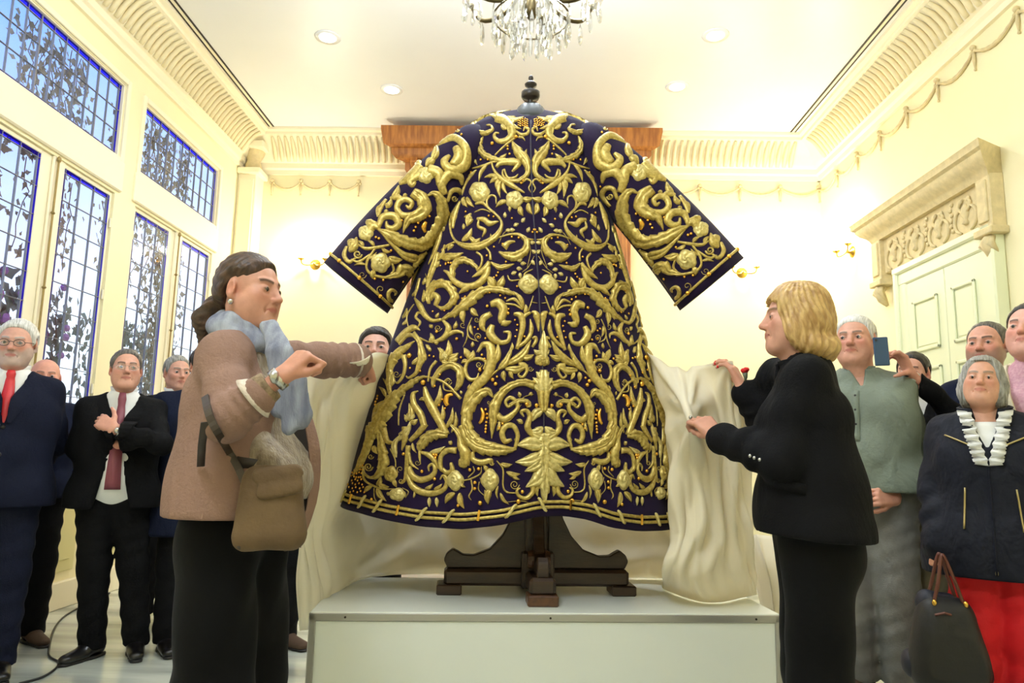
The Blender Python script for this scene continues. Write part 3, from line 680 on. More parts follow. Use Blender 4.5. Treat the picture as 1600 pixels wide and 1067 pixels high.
LL('B', ((520,1000),(435,890),80), ((540,1000),(608,880),80), ((480,1010),(450,930),60))
# --- middle (C)
K('C', ([(330,500),(335,390),(400,300),(500,285),(570,345),(605,430),(560,510),(480,548),(408,515)], [36,76,92,100,100,96,70,46,16], 11, .45, None, 'embroidered_scroll', False, 1, 1),
  ([(400,520),(430,440),(390,405),(350,460)], [40,60,60,30]),
  ([(185,435),(240,515),(292,612),(372,672),(470,662)], [16,60,60,40,30]), ([(470,662),(600,592),(720,500),(830,408),(930,350),(1050,350),(1150,372),(1235,402)], [30,80,140,130,90,80,80,24], 9, .3),
  ([(1130,500),(1230,512),(1312,560)], [22,24,16]), ([(1140,470),(1230,452),(1312,552)], [14,36,16]),
  ([(975,505),(1060,490),(1110,560),(1092,650),(1100,705)], [56,100,96,86,56]), ([(985,600),(905,650),(890,735),(930,792)], [56,76,66,14]), ([(1000,715),(972,800),(1020,870),(1090,902),(1160,880),(1172,800),(1108,792)], [50,96,84,54,44,40,20]), ([(1090,690),(1140,700),(1195,680)], [70,66,14]),
  ([(1215,602),(1290,622),(1312,720),(1290,830),(1250,972)], [30,72,66,54,40]), ([(1395,588),(1335,622),(1300,705)], [30,44,20]), ([(1388,655),(1402,750),(1385,830),(1330,900),(1250,955)], [12,52,46,44,30]),
  ([(1405,575),(1455,620),(1478,785)], [20,76,14]), ([(1422,415),(1402,480),(1372,572)], [12,16,12]), ([(1400,480),(1440,488),(1465,490)], [10,10,4]),
  ([(480,668),(540,750),(492,850),(365,902)], [26,66,56,20]), ([(480,850),(600,790),(682,800),(690,845)], [50,44,28,10]),
  ([(785,640),(740,760),(760,850),(852,892)], [10,16,16,8]), ([(742,800),(725,880),(690,950)], [14,14,5]), ([(122,740),(110,620),(182,500)], [8,12,8]), ([(262,605),(225,590),(200,640),(245,690),(222,745)], [10,26,28,26,10]),
  ([(0,895),(90,795),(180,745),(245,775)], [50,56,64,8]), ([(180,790),(250,900),(275,1050)], [26,36,40]), ([(848,1005),(900,925),(980,945),(995,1062)], [10,60,84,80]), ([(240,860),(290,880),(330,890)], [12,12,8]),
  ([(1410,860),(1440,850),(1450,880),(1410,950)], [24,40,40,30]))
LL('C', ((270,480),(285,350),50), ((310,380),(300,180),20), ((700,560),(700,700),70), ((780,540),(850,625),70), ((640,580),(600,650),50), ((1320,545),(1210,365),56), ((1330,600),(1340,500),50), ((590,760),(622,675),44), ((770,715),(800,830),40), ((370,900),(350,800),50), ((510,1060),(540,880),70), ((490,1050),(425,955),60), ((540,1060),(645,1010),70), ((720,1050),(700,955),60), ((760,1060),(800,980),50), ((1010,1060),(1055,905),46), ((1190,990),(1200,900),36), ((160,130),(20,330),70), ((70,0),(140,150),50), ((60,720),(110,650),30), ((340,740),(375,715),50), ((400,640),(440,590),36), ((330,990),(350,950),44), ((780,950),(790,890),40))
K('C', ([(430,-40),(385,110),(335,250),(312,395)], [40,66,46,8], 3, .15), ([(470,-330),(440,-180),(400,-60),(330,90)], [30,46,40,8]), ([(240,230),(215,330),(190,430)], [20,30,10]), ([(500,-120),(470,0),(415,60)], [14,30,10]))
LL('C', ((430,20),(500,-60),46), ((380,120),(450,50),40), ((270,300),(300,220),36), ((160,420),(210,330),30), ((60,650),(110,540),34), ((450,-250),(500,-330),40))
rose('C', (510,1040), 50)
beads('C', [(350,330),(410,330),(460,105),(515,80),(545,75),(570,75),(685,445),(715,425),(1080,415),(1130,440),(1165,555),(1230,670),(1255,720),(1250,775),(1235,840),(815,745),(850,765),(855,845),(925,860),(1330,840),(380,580),(500,570),(930,385),(970,385),(410,340)], 11); beads('C', [(945,525),(1160,600),(420,790),(628,865)], 16)
spiral('C', (432,752), 38, 1.6, 0, 8); spiral('C', (850,840), 40, 1.6, 2, 8); spiral('C', (690,720), 32, 1.2, 1, 8); spiral('C', (835,665), 30, 1.4, 0, 8)
# --- lower left (D)
K('D', ([(335,620),(320,480),(345,330),(400,235),(480,165),(592,85)], [30,56,84,110,76,8], 5, .25), ([(470,230),(490,330),(470,440),(412,522),(372,498)], [60,40,30,24,10]),
  ([(425,125),(500,35),(580,30),(640,110),(665,230),(640,330),(600,420),(530,470),(498,448)], [24,44,44,54,90,64,36,28,10], 5, .15),
  ([(155,1062),(230,900),(330,740),(430,625),(560,522),(660,465),(742,460)], [150,185,160,100,72,40,20], 10, .3),
  ([(742,465),(860,500),(960,570),(1067,690)], [20,28,28,34]), ([(985,610),(900,595),(890,525),(935,478),(972,505)], [14,18,18,16,8]),
  ([(775,570),(790,485),(860,385),(950,335),(1040,370),(1065,450),(1040,560),(985,612)], [30,60,66,84,96,96,64,14], 6, .15),
  ([(815,290),(750,380),(728,510)], [30,26,20]), ([(690,560),(720,680),(780,800),(850,930),(920,1067)], [30,84,96,84,76]), ([(625,605),(572,640),(580,740),(650,850),(682,955),(695,1010)], [12,44,64,74,66,14]),
  ([(485,645),(430,800),(420,965)], [10,18,12]), ([(640,50),(720,90),(770,100)], [16,16,10]))
LL('D', ((330,660),(255,470),44), ((290,670),(215,560),44), ((300,700),(148,895),56), ((320,715),(200,860),44), ((860,300),(850,150),60), ((900,290),(940,75),80), ((930,280),(1045,265),70), ((870,290),(940,310),60), ((720,700),(632,700),50), ((780,790),(855,545),66), ((835,960),(880,755),56), ((910,1000),(985,775),56), ((970,1040),(1015,820),44), ((530,920),(530,730),70), ((540,940),(620,900),60), ((500,930),(480,850),40), ((740,100),(760,20),36), ((790,100),(840,90),50), ((740,180),(700,120),40), ((345,560),(350,420),44), ((560,330),(620,250),50), ((700,290),(660,180),40))
leaf('D', (420,1062), (548,915), 60, .2, m_g2); beads('D', [(855,435),(800,555),(790,250),(745,240),(545,370),(650,400),(875,695),(845,755),(905,790),(210,660),(205,690),(190,720),(185,750)], 12); beads('D', [(680,520),(540,240)], 26)
stroke('D', [(985,640),(930,660),(915,720),(935,760)], [30,52,62,44], 0, 0, m_g3, 'embroidered_drop'); spiral('D', (400,430), 40, 1.4, 0, 8); spiral('D', (940,515), 34, 1.3, 0, 8); rose('D', (545,870), 46)
# --- heart of the skirt (E)
K('E', ([(352,300),(372,225),(300,190),(200,220),(170,310),(210,390),(280,390),(302,330)], [26,34,32,30,40,40,32,10]), ([(278,130),(340,62),(400,68),(430,160),(420,260),(370,370),(280,455),(200,560),(150,705)], [6,44,76,106,96,96,96,76,44]),
  ([(690,260),(750,255),(772,310),(732,372),(690,350),(712,318)], [70,52,34,28,22,8]), ([(490,300),(445,340),(395,385)], [18,22,20]),
  ([(440,575),(400,515),(330,530),(250,605),(195,700),(182,800),(202,900),(262,990),(350,1040),(480,1067)], [10,84,106,130,136,116,126,136,120,100], 9, .2),
  ([(850,450),(760,422),(670,432),(570,482),(500,562),(450,672),(440,800),(428,975)], [90,76,72,84,96,116,86,8], 9, .25, None, 'embroidered_scroll', False, 1, -1), ([(480,740),(540,785),(620,745),(680,680),(670,612),(610,572),(565,612),(590,662),(642,640)], [66,66,54,44,42,38,34,28,16]),
  ([(600,650),(700,602),(780,612),(802,652),(768,664)], [40,50,46,34,16], 8, .15), ([(745,762),(718,712),(770,700),(802,760),(780,860),(830,932),(905,920)], [14,34,40,50,66,56,40]),
  ([(660,1067),(682,940),(640,852),(570,852),(530,922),(560,1000),(625,982)], [36,44,54,60,60,56,26]), ([(400,820),(600,800),(720,640)], [5,8,6]), ([(700,600),(760,560),(840,540)], [6,8,6]))
LL('E', ((200,200),(165,85),60), ((200,210),(260,120),60), ((200,215),(130,235),50), ((430,260),(490,35),76), ((490,300),(605,105),76), ((520,250),(630,30),44), ((560,290),(790,250),80), ((550,310),(560,415),56), ((610,300),(645,390),50), ((580,250),(815,5),90), ((720,180),(845,150),66), ((830,540),(790,545),44), ((700,570),(690,515),44), ((730,830),(670,790),50), ((190,490),(215,440),30), ((130,540),(120,500),26), ((480,900),(500,800),40), ((650,990),(705,935),40))
stroke('E', [(325,670),(345,730),(335,790),(305,830)], [24,44,44,26], 0, 0, m_g3, 'embroidered_drop'); beads('E', [(372,690),(385,735),(385,775),(378,815),(375,850),(372,880),(370,910),(335,155),(360,195),(482,370),(535,830),(130,180),(505,870)], 12); beads('E', [(468,440),(440,400),(770,640),(865,650),(315,300)], 18)
spiral('E', (810,290), 28, 1.4, 0, 9); spiral('E', (305,250), 34, 1.5, 0, 9); spiral('E', (400,620), 20, 1.2, 0, 8)
# centre line lotus
stroke('E', [(937,210),(937,60),(937,-85)], [60,90,100,60,12], 0, 0, m_g2, 'embroidered_leaf', True); leaf('E', (925,130), (838,100), 56, -.2, m_g2); rose('E', (905,205), 58, m_g1)
stroke('E', [(937,520),(937,420),(937,300)], [90,130,130,110,70], 0, 0, m_g2, 'embroidered_leaf', True); LL('E', ((925,510),(830,375),86,.1,m_g2), ((900,520),(815,440),60,.1,m_g2), ((925,420),(862,318),80,.1,m_g2))
stroke('E', [(937,500),(937,600),(937,720)], [150,120,110,90,70], 0, 0, m_g1, 'embroidered_leaf', True); LL('E', ((930,690),(828,805),100,.15,m_g2), ((930,860),(790,900),90,-.2,m_g2))
LL('G', ((1000,190),(840,90),90,.1,m_g2), ((1010,240),(735,225),150,.1,m_g2), ((1005,300),(722,390),130,-.1,m_g2), ((1005,330),(815,480),120,-.1,m_g2), ((1005,420),(825,635),150,-.15,m_g2), ((1000,440),(900,620),110,-.1,m_g2))
leaf('G', (1003,380), (1012,800), 150, 0, m_g2, 4, True); leaf('G', (1003,100), (1003,330), 190, 0, m_g2, 4, True); leaf('G', (1003,230), (1003,520), 200, 0, m_g2, 4, True)
# --- lower edge (F, G)
K('F', ([(335,40),(292,200),(210,402),(135,525)], [130,80,60,8], 4, .15), ([(400,90),(422,250),(440,380),(400,500),(320,542),(252,502),(235,420)], [60,90,116,84,32,26,14], 8, .25), ([(430,50),(470,180),(545,202)], [66,56,20]),
  ([(235,430),(250,560),(340,622),(440,652),(545,650)], [18,20,22,18,8]), ([(500,255),(550,360),(556,440)], [8,12,10]),
  ([(680,225),(668,350),(660,480),(640,572),(600,592)], [50,44,42,28,12]), ([(685,290),(705,400),(780,460)], [24,36,8]), ([(680,430),(720,522),(800,562),(900,532),(942,470),(920,410),(880,432),(882,480)], [50,66,66,54,44,34,26,12]), ([(660,500),(720,622),(820,685),(940,692),(1030,652),(1062,560),(1020,520),(990,562)], [36,66,70,58,46,40,28,12]),
  ([(1067,125),(960,112),(860,155),(800,235),(785,285)], [60,116,120,100,14], 6, .25), ([(800,290),(880,320),(932,372),(972,455)], [26,56,54,5]), ([(850,10),(780,100),(690,185)], [60,56,36]), ([(640,40),(645,160),(615,275)], [50,60,10]), ([(1067,282),(1000,332),(1000,452),(1062,492)], [36,46,46,30]), ([(790,270),(790,340),(800,410)], [26,26,6]), ([(345,640),(350,740),(390,800)], [6,8,6]), ([(620,640),(680,680),(650,740)], [8,10,6]))
LL('F', ((325,622),(250,692),44), ((370,620),(412,525),46), ((375,640),(465,772),56), ((390,605),(492,632),54), ((345,225),(375,310),54), ((840,650),(925,600),40), ((930,655),(1012,600),40), ((730,740),(735,670),24), ((720,200),(760,300),30))
leaf('F', (560,345), (610,110), 56, -.18, m_g2); leaf('F', (585,180), (705,10), 50, .1, m_g2); leaf('F', (888,296), (1042,235), 54, .08, m_g2); leaf('F', (885,735), (885,830), 40, 0, m_g2); leaf('F', (955,735), (962,830), 40, 0, m_g2)
rose('F', (508,505), 66, m_g1, 80); rose('F', (575,705), 80, m_g2, 66); LL('F', ((545,560),(565,635),44), ((500,690),(480,720),44))
spiral('F', (290,435), 44, 1.7, 0, 12); spiral('F', (312,335), 28, 1.4, 0, 9); spiral('F', (610,575), 30, 1.3, 0, 9); spiral('F', (600,460), 34, 1.2, 2, 8); spiral('F', (770,395), 30, 1.2, 0, 7)
beads('F', [(325,755),(400,800),(815,480),(940,555),(635,310),(930,320),(955,320),(945,350)], 15)
random.seed(3); beads('F', [(150+22*(i % 5)-6*(i//5)+random.uniform(-6, 6), 430+34*(i//5)+random.uniform(-8, 8)) for i in range(20) if (i % 5) > 1-(i//5)]+[(95+34*(i % 5)+random.uniform(-7, 7)+6*(i//5), 560+38*(i//5)+12*(i % 2)) for i in range(22)], 10)
K('G', ([(215,20),(268,150),(370,232),(500,265),(620,272),(735,262)], [116,150,160,145,104,20], 9, .2, None, 'embroidered_scroll', False, 1, -1), ([(305,285),(312,362),(390,392),(480,372),(502,412)], [30,56,66,50,14]), ([(230,425),(232,300),(190,222),(170,75)], [90,116,76,20]), ([(150,275),(60,272),(0,312)], [66,56,44]), ([(92,392),(105,470),(50,492),(8,450)], [30,54,50,34]),
  ([(205,572),(290,552),(380,502),(392,432)], [14,18,14,8]), ([(290,560),(302,650),(270,722),(292,762)], [14,16,14,6]), ([(540,375),(602,462),(602,622),(640,682),(732,692)], [12,18,18,18,12]), ([(890,590),(892,682),(830,742),(760,722),(738,672),(772,642)], [50,50,44,36,30,12]), ([(370,580),(365,660),(420,720)], [8,10,8]), ([(640,780),(780,770),(890,800)], [6,9,5]), ([(0,660),(45,600),(20,530)], [14,22,12]), ([(310,430),(320,480),(260,540)], [10,14,10]))
LL('G', ((215,270),(55,-10),66), ((130,690),(35,795),66), ((180,690),(222,845),66), ((480,650),(455,805),76), ((440,480),(410,415),50), ((575,405),(695,410),54), ((635,485),(775,505),56), ((690,510),(770,560),40), ((555,620),(552,755),30), ((575,690),(662,805),40), ((430,700),(420,660),26), ((70,210),(100,180),50), ((180,590),(235,635),40), ((945,620),(942,730),44), ((390,600),(375,540),20))
rose('G', (135,570), 84, m_g2, 100, 4); rose('G', (475,565), 86, m_g2, 112, 4); rose('G', (215,395), 54, m_g1)
spiral('G', (715,610), 48, 1.7, 0, 10); spiral('G', (490,400), 24, 1.2, 0, 12); beads('G', [(365,455),(330,590),(328,650),(790,680),(280,465),(165,815),(270,300)], 15); beads('G', [(750,775),(380,790)], 20)
# --- sleeve (H, S)
K('H', ([(720,0),(800,60),(815,150),(745,205),(685,235),(652,300),(638,345)], [90,116,126,106,76,34,6], 6, .12), ([(740,190),(640,195),(590,142),(610,82),(662,62),(712,92),(692,132),(660,112)], [54,56,52,50,48,44,34,16]), ([(530,55),(600,48),(645,85)], [20,54,50]),
  ([(425,310),(520,352),(620,402),(720,432),(820,432),(902,362),(950,272),(972,172),(950,62),(900,12),(838,32)], [14,86,116,116,126,136,126,116,86,54,14], 12, .2), ([(430,305),(470,212),(560,202),(602,262),(560,302),(510,290),(500,242)], [36,54,66,66,56,42,16]),
  ([(440,318),(540,430),(640,512),(742,540),(732,572),(650,545),(555,458)], [12,28,40,44,34,34,14]), ([(330,590),(340,650),(390,692),(500,712),(565,690)], [16,22,24,24,20]), ([(265,440),(330,472),(420,462),(525,442)], [14,28,28,20]), ([(405,470),(342,570),(332,645)], [18,24,16]), ([(365,520),(270,582),(205,560)], [18,24,12]), ([(172,452),(150,530),(192,582),(245,552)], [20,36,34,14]),
  ([(485,712),(580,692),(640,640),(692,660),(702,730),(670,825),(595,940)], [24,66,110,80,56,66,20], 6, .3), ([(592,912),(530,902),(514,850),(540,815),(576,832),(568,862)], [30,34,32,30,24,8]), ([(870,490),(800,540),(752,600),(728,655)], [16,66,66,14], 3, .3), ([(545,590),(560,650),(530,690)], [18,20,14]), ([(330,370),(385,290),(440,300)], [60,70,30]), ([(500,60),(455,130),(430,210)], [20,34,24]))
LL('H', ((400,450),(345,408),36), ((310,460),(265,405),36), ((515,545),(635,562),70), ((400,650),(385,725),56), ((190,500),(255,375),70), ((330,250),(440,262),80), ((470,110),(420,200),40), ((520,110),(500,130),46), ((515,175),(480,165),44), ((660,45),(640,20),50), ((330,605),(230,612),26), ((460,470),(540,500),36), ((330,560),(420,500),26))
rose('H', (450,590), 84); rose('H', (330,345), 62); rose('H', (215,430), 40, m_g1)
stroke('H', [(830,245),(810,290),(822,335)], [26,46,24], 0, 0, m_g3, 'embroidered_drop'); beads('H', [(860,205),(825,215),(795,230),(765,260),(745,295),(730,325),(415,380),(440,390),(630,240),(640,750),(540,490),(405,725),(475,735)], 11); spiral('H', (262,520), 36, 1.5, 0, 16); spiral('H', (300,690), 34, 1.3, 0, 6); spiral('H', (450,810), 34, 1.2, 2, 7)
K('S', ([(495,330),(560,308),(606,350),(602,420),(550,442),(518,410),(542,380)], [14,28,36,48,42,34,12]), ([(565,345),(580,385),(555,425)], [30,50,40]), ([(410,390),(470,335),(545,312)], [12,32,16]), ([(500,505),(495,460),(450,440)], [30,50,50]), ([(520,545),(508,500),(540,460),(582,470),(592,505)], [26,40,42,32,8]), ([(530,575),(548,530),(580,528),(592,560),(560,602)], [12,20,22,20,10]), ([(470,440),(400,470),(375,490),(385,505),(400,490)], [30,34,26,20,10]), ([(420,420),(380,470),(330,500)], [30,40,12]))
LL('S', ((465,405),(485,330),30), ((420,400),(400,430),30), ((560,470),(520,450),30), ((300,560),(330,505),26), ((275,600),(300,560),22), ((480,400),(440,430),34)); rose('S', (440,465), 34)
spiral('S', (560,560), 14, 1.3, 0, 7); spiral('S', (572,275), 10, 1.3, 0, 5); spiral('S', (540,268), 8, 1.3, 0, 4)
beads('S', [(590,295),(545,292),(480,370),(600,520)], 5)
# sequins as one part per surface
def bead_mesh(L, zone, mir):
    m = MB(); px = np.array([b[0] for b in L]); py = np.array([b[1] for b in L])
    if zone == 'B':
        a, b = hitB(px, py)
        if mir: a, b = mirB(a, b)
        P = SB(a, b)+nrm(SB, a, b)*.004
    else:
        a, b = hitS(px, py); P = SS(a, b); P[:, 1] -= .005
        if mir: P = mirS(P)
    for p, q in zip(P, L): m.ball(p, q[2]*.0027, 8, 6)
    return m
for zone, par in (('B', body),):
    m1 = bead_mesh(BEADS['B'], 'B', False); m2 = bead_mesh(BEADS['B'], 'B', True); m1.add(m2.v, m2.f); o = m1.build('sequins', m_g3, body, smooth=True); o['kind'] = 'stuff'
for mir, par in ((False, slL), (True, slR)):
    o = bead_mesh(BEADS['S'], 'S', mir).build('sequins', m_g3, par, smooth=True); o['kind'] = 'stuff'
# hem cords, wraps, clips
def hemcord(dz, r, name='hem_cord'):
    th = np.linspace(-math.pi, math.pi, 161); z = HEM(th)+dz; P = SB(th, z)+nrm(SB, th, z)*.004; MB().tube(P, r, 6, cap=False).build(name, m_g1, body, smooth=True)
hemcord(.052, .0065); hemcord(.033, .0065)
for i, th in enumerate(np.arange(-1.45, 1.5, .165)):
    z = float(HEM(th))
    if i % 3 == 2:
        q = np.array([th, th]); zz = np.array([z+.024, z+.062]); P = SB(q, zz)+nrm(SB, q, zz)*.010; MB().tube(P, .005, 6).build('hem_clip', m_g3, body)
    else:
        q = th+np.linspace(-.028, .028, 7)*(1 if th < .12 else -1); zz = z+.043+np.array([-.024,-.02,-.012,0,.012,.02,.024]); P = SB(q, zz)+nrm(SB, q, zz)*.011; MB().tube(P, [.004,.006,.007,.007,.007,.006,.004], 6).build('hem_wrap', m_g2, body, smooth=True)
for mir, par in ((False, slL), (True, slR)):
    ph = np.linspace(-math.pi, math.pi, 81); tt = np.full(81, .955); P = SS(ph, tt); c, h = sC(tt); cc = np.stack([c[:, 0], np.full(81, 2.96), c[:, 1]], -1); P = cc+(P-cc)*1.02
    if mir: P = mirS(P)
    MB().tube(P, .0065, 6, cap=False).build('cuff_cord', m_g1, par, smooth=True)
    for a in (-.9, -.2, .5, 1.1):
        p = SS(np.array([a]), np.array([.955]))[0]; p[1] -= .008
        if mir: p = mirS(p[None])[0]
        MB().ball(p, .010, 8, 6).build('cuff_bead', m_g3, par, smooth=True)
# front closure seam, neck lining
z = np.linspace(1.0, 2.52, 60); P = SB(TH0(z), z)+nrm(SB, TH0(z), z)*.002; MB().tube(P, .003, 5).build('front_seam', m_vin, body)
# ================================================================== PEOPLE TOOLKIT (distance fields turned into one smooth mesh)
A3 = lambda *p: np.array(p, np.float64)
def unit(v): v = np.array(v, float); return v/(np.linalg.norm(v)+1e-12)
class SDF:
    def __init__(s, h): s.h = h; s.ops = []; s.lo = np.full(3, 9e9); s.hi = np.full(3, -9e9)
    def _add(s, f, lo, hi, k, mode):
        s.ops.append((f, lo, hi, k, mode))
        if mode == '+': s.lo = np.minimum(s.lo, lo); s.hi = np.maximum(s.hi, hi)
        return s
    def rc(s, a, b, ra, rb=None, k=.02, flat=None, mode='+', wr=None):
        a = np.array(a, float); b = np.array(b, float); rb = ra if rb is None else rb; ba = b-a; bb = ba@ba+1e-12
        def f(X, Y, Z):
            dx, dy, dz = X-a[0], Y-a[1], Z-a[2]
            t = np.clip((dx*ba[0]+dy*ba[1]+dz*ba[2])/bb, 0, 1)
            ex, ey, ez = dx-t*ba[0], dy-t*ba[1], dz-t*ba[2]
            if flat is not None:
                n, kk = flat; q = (ex*n[0]+ey*n[1]+ez*n[2])*(kk-1); ex = ex+q*n[0]; ey = ey+q*n[1]; ez = ez+q*n[2]
            r = ra+(rb-ra)*t
            if wr: r = r+wr[0]*np.sin(t*wr[1]+wr[2]+ex*wr[3]+ez*wr[3]*.6)*np.minimum(1, 4*t*(1-t)+.3)
            return np.sqrt(ex*ex+ey*ey+ez*ez)-r
        R = max(ra, rb)*(1 if flat is None or flat[1] >= 1 else 1/flat[1])+(wr[0] if wr else 0)
        return s._add(f, np.minimum(a, b)-R, np.maximum(a, b)+R, k, mode)
    def ell(s, c, r, k=.02, R=None, mode='+'):
        c = np.array(c, float); r = np.array(r, float)
        def f(X, Y, Z):
            q = [X-c[0], Y-c[1], Z-c[2]]
            if R is not None: q = [R[0][i]*q[0]+R[1][i]*q[1]+R[2][i]*q[2] for i in range(3)]
            a = np.sqrt((q[0]/r[0])**2+(q[1]/r[1])**2+(q[2]/r[2])**2); b = np.sqrt((q[0]/r[0]**2)**2+(q[1]/r[1]**2)**2+(q[2]/r[2]**2)**2)
            return a*(a-1)/(b+1e-9)
        m = r if R is None else np.full(3, r.max())
        return s._add(f, c-m, c+m, k, mode)
    def cut(s, n, p, k=0):
        n = unit(n); p = np.array(p, float)
        return s.fn(lambda X, Y, Z, V: np.maximum(V, (X-p[0])*n[0]+(Y-p[1])*n[1]+(Z-p[2])*n[2]))
    def fn(s, f): s.ops.append((f, None, None, 0, 'f')); return s
    @staticmethod
    def comb(V, d, k, mode):
        if mode == '+':
            h = np.clip(.5+.5*(d-V)/k, 0, 1); return d+(V-d)*h-k*h*(1-h)
        h = np.clip(.5-.5*(d+V)/k, 0, 1) if False else np.clip(.5-.5*(V+d)/k, 0, 1)
        return V+(-d-V)*h+k*h*(1-h)
    def eval(s, P):
        P = np.atleast_2d(np.asarray(P, float)); X, Y, Z = P[:, 0], P[:, 1], P[:, 2]; V = np.full(len(P), 1.0)
        for f, lo, hi, k, mode in s.ops:
            V = f(X, Y, Z, V) if mode == 'f' else s.comb(V, f(X, Y, Z), max(k, 1e-5), mode)
        return V
    def surf(s, o, d, L=.6, n=240):
        """first hit from point o along d"""
        o = np.array(o, float); d = unit(d); t = np.linspace(0, L, n); V = s.eval(o+t[:, None]*d); i = np.argmax(V < 0)
        if V[i] >= 0: return None
        if i == 0: return o
        u = V[i-1]/(V[i-1]-V[i]); return o+d*(t[i-1]+u*(t[i]-t[i-1]))
    def mesh(s, smooth=1):
        h = s.h; lo = s.lo-3*h; hi = s.hi+3*h; n = np.ceil((hi-lo)/h).astype(int)+1
        ax = [(lo[i]+h*np.arange(n[i])).astype(np.float32) for i in range(3)]; V = np.full(n, .2, np.float32)
        for f, l, u, k, mode in s.ops:
            if mode == 'f':
                V = f(ax[0][:, None, None], ax[1][None, :, None], ax[2][None, None, :], V).astype(np.float32); continue
            mg = max(k, 0)+2.5*h; i0 = np.clip(np.floor((l-mg-lo)/h).astype(int), 0, n-1); i1 = np.clip(np.ceil((u+mg-lo)/h).astype(int)+1, 1, n)
            if (i1 <= i0).any(): continue
            sl = tuple(slice(i0[q], i1[q]) for q in range(3))
            d = f(ax[0][sl[0]][:, None, None], ax[1][sl[1]][None, :, None], ax[2][sl[2]][None, None, :])
            V[sl] = s.comb(V[sl], d, max(k, 1e-5), mode)
        V[0] = V[-1] = .1; V[:, 0] = V[:, -1] = .1; V[:, :, 0] = V[:, :, -1] = .1
        return nets(V, lo, h, smooth)
def nets(V, lo, h, smooth=1):
    ins = V < 0; n = np.array(V.shape)-1
    cnt = np.zeros(n, np.int8)
    cs = [(i, j, k) for i in (0, 1) for j in (0, 1) for k in (0, 1)]
    for c in cs: cnt += ins[c[0]:n[0]+c[0], c[1]:n[1]+c[1], c[2]:n[2]+c[2]]
    act = np.argwhere((cnt > 0) & (cnt < 8)); N = len(act)
    idx = np.full(n, -1, np.int64); idx[tuple(act.T)] = np.arange(N)
    pos = np.zeros((N, 3)); w = np.zeros(N); cv = {c: V[act[:, 0]+c[0], act[:, 1]+c[1], act[:, 2]+c[2]] for c in cs}
    for a in cs:
        for q in range(3):
            if a[q] == 0:
                b = list(a); b[q] = 1; b = tuple(b); va, vb = cv[a], cv[b]; m = (va < 0) != (vb < 0)
                t = np.where(m, va/np.where(m, va-vb, 1), 0); p = np.repeat(np.array(a, float)[None], N, 0); p[:, q] += t
                pos += p*m[:, None]; w += m
    P = lo+(act+pos/np.maximum(w, 1)[:, None])*h; F = []
    for q in range(3):
        sa = [slice(None)]*3; sb = [slice(None)]*3; sa[q] = slice(0, -1); sb[q] = slice(1, None)
        ch = ins[tuple(sa)] != ins[tuple(sb)]; e = np.argwhere(ch); u, v = [(1, 2), (2, 0), (0, 1)][q]
        ok = (e[:, u] > 0) & (e[:, v] > 0) & (e[:, u] < n[u]) & (e[:, v] < n[v]); e = e[ok]; flip = ~ins[tuple(e.T)]
        def cell(du, dv): c = e.copy(); c[:, u] -= du; c[:, v] -= dv; return idx[tuple(c.T)]
        Q = np.stack([cell(1, 1), cell(0, 1), cell(0, 0), cell(1, 0)], 1); Q[flip] = Q[flip][:, ::-1]; F.append(Q)
    F = np.concatenate(F); F = F[(F >= 0).all(1)]
    for _ in range(smooth):
        S = np.zeros_like(P); C = np.zeros(N)
        for a, b in ((0, 1), (1, 2), (2, 3), (3, 0)):
            np.add.at(S, F[:, a], P[F[:, b]]); np.add.at(C, F[:, a], 1); np.add.at(S, F[:, b], P[F[:, a]]); np.add.at(C, F[:, b], 1)
        P = .5*P+.5*S/np.maximum(C, 1)[:, None]
    return P, F
def fastmesh(name, V, F, m, parent=None, col=None, mats=None, fm=None):
    me = bpy.data.meshes.new(name); V = np.asarray(V, np.float32); F = np.asarray(F, np.int32)
    me.vertices.add(len(V)); me.vertices.foreach_set('co', V.ravel()); me.loops.add(F.size); me.loops.foreach_set('vertex_index', F.ravel())
    me.polygons.add(len(F)); me.polygons.foreach_set('loop_start', np.arange(0, F.size, 4, dtype=np.int32))
    try: me.polygons.foreach_set('loop_total', np.full(len(F), 4, np.int32))
    except Exception: pass
    me.polygons.foreach_set('use_smooth', np.ones(len(F), bool)); me.materials.append(m)
    for x in (mats or []): me.materials.append(x)
    if fm is not None: me.polygons.foreach_set('material_index', np.asarray(fm, np.int32))
    me.update(); me.validate()
    if col is not None:
        a = me.color_attributes.new('Col', 'FLOAT_COLOR', 'POINT'); c = np.ones((len(V), 4), np.float32); c[:, :3] = col; a.data.foreach_set('color', c.ravel())
    return link(bpy.data.objects.new(name, me), parent)
def wrinkle(amp, fr=14, seed=0, dirs=None):
    r = np.random.RandomState(seed); D = [(unit(r.normal(size=3)*np.array(dirs or (1, 1, 1))), fr*r.uniform(.6, 1.6), r.uniform(0, 6)) for _ in range(5)]
    def f(X, Y, Z, V):
        w = 0
        for i, (d, q, p) in enumerate(D): w = w+(1.3-2.2*np.abs(np.sin(.5*(q*(X*d[0]+Y*d[1]+Z*d[2])+p+1.6*np.sin(q*.5*(X*d[2]+Y*d[0]-Z*d[1]))))))
        return V+amp*w/3
    return f
m_skin = mat('skin', (220, 165, 135), .48, vcol=True, var=.10, vscale=45, bump=.06, bscale=180, spec=.35)
m_skin.node_tree.nodes['Principled BSDF'].inputs['Subsurface Weight'].default_value = .08
m_skin.node_tree.nodes['Principled BSDF'].inputs['Subsurface Radius'].default_value = (.012, .005, .003)
m_eye = mat('eye', (235, 228, 220), .15, vcol=True)
def hairmat(name, c, c2, st=(60, 8, 8)): return mat(name, c, .45, col2=c2, vscale=3, stretch=st, bump=.35, bscale=3, spec=.4)
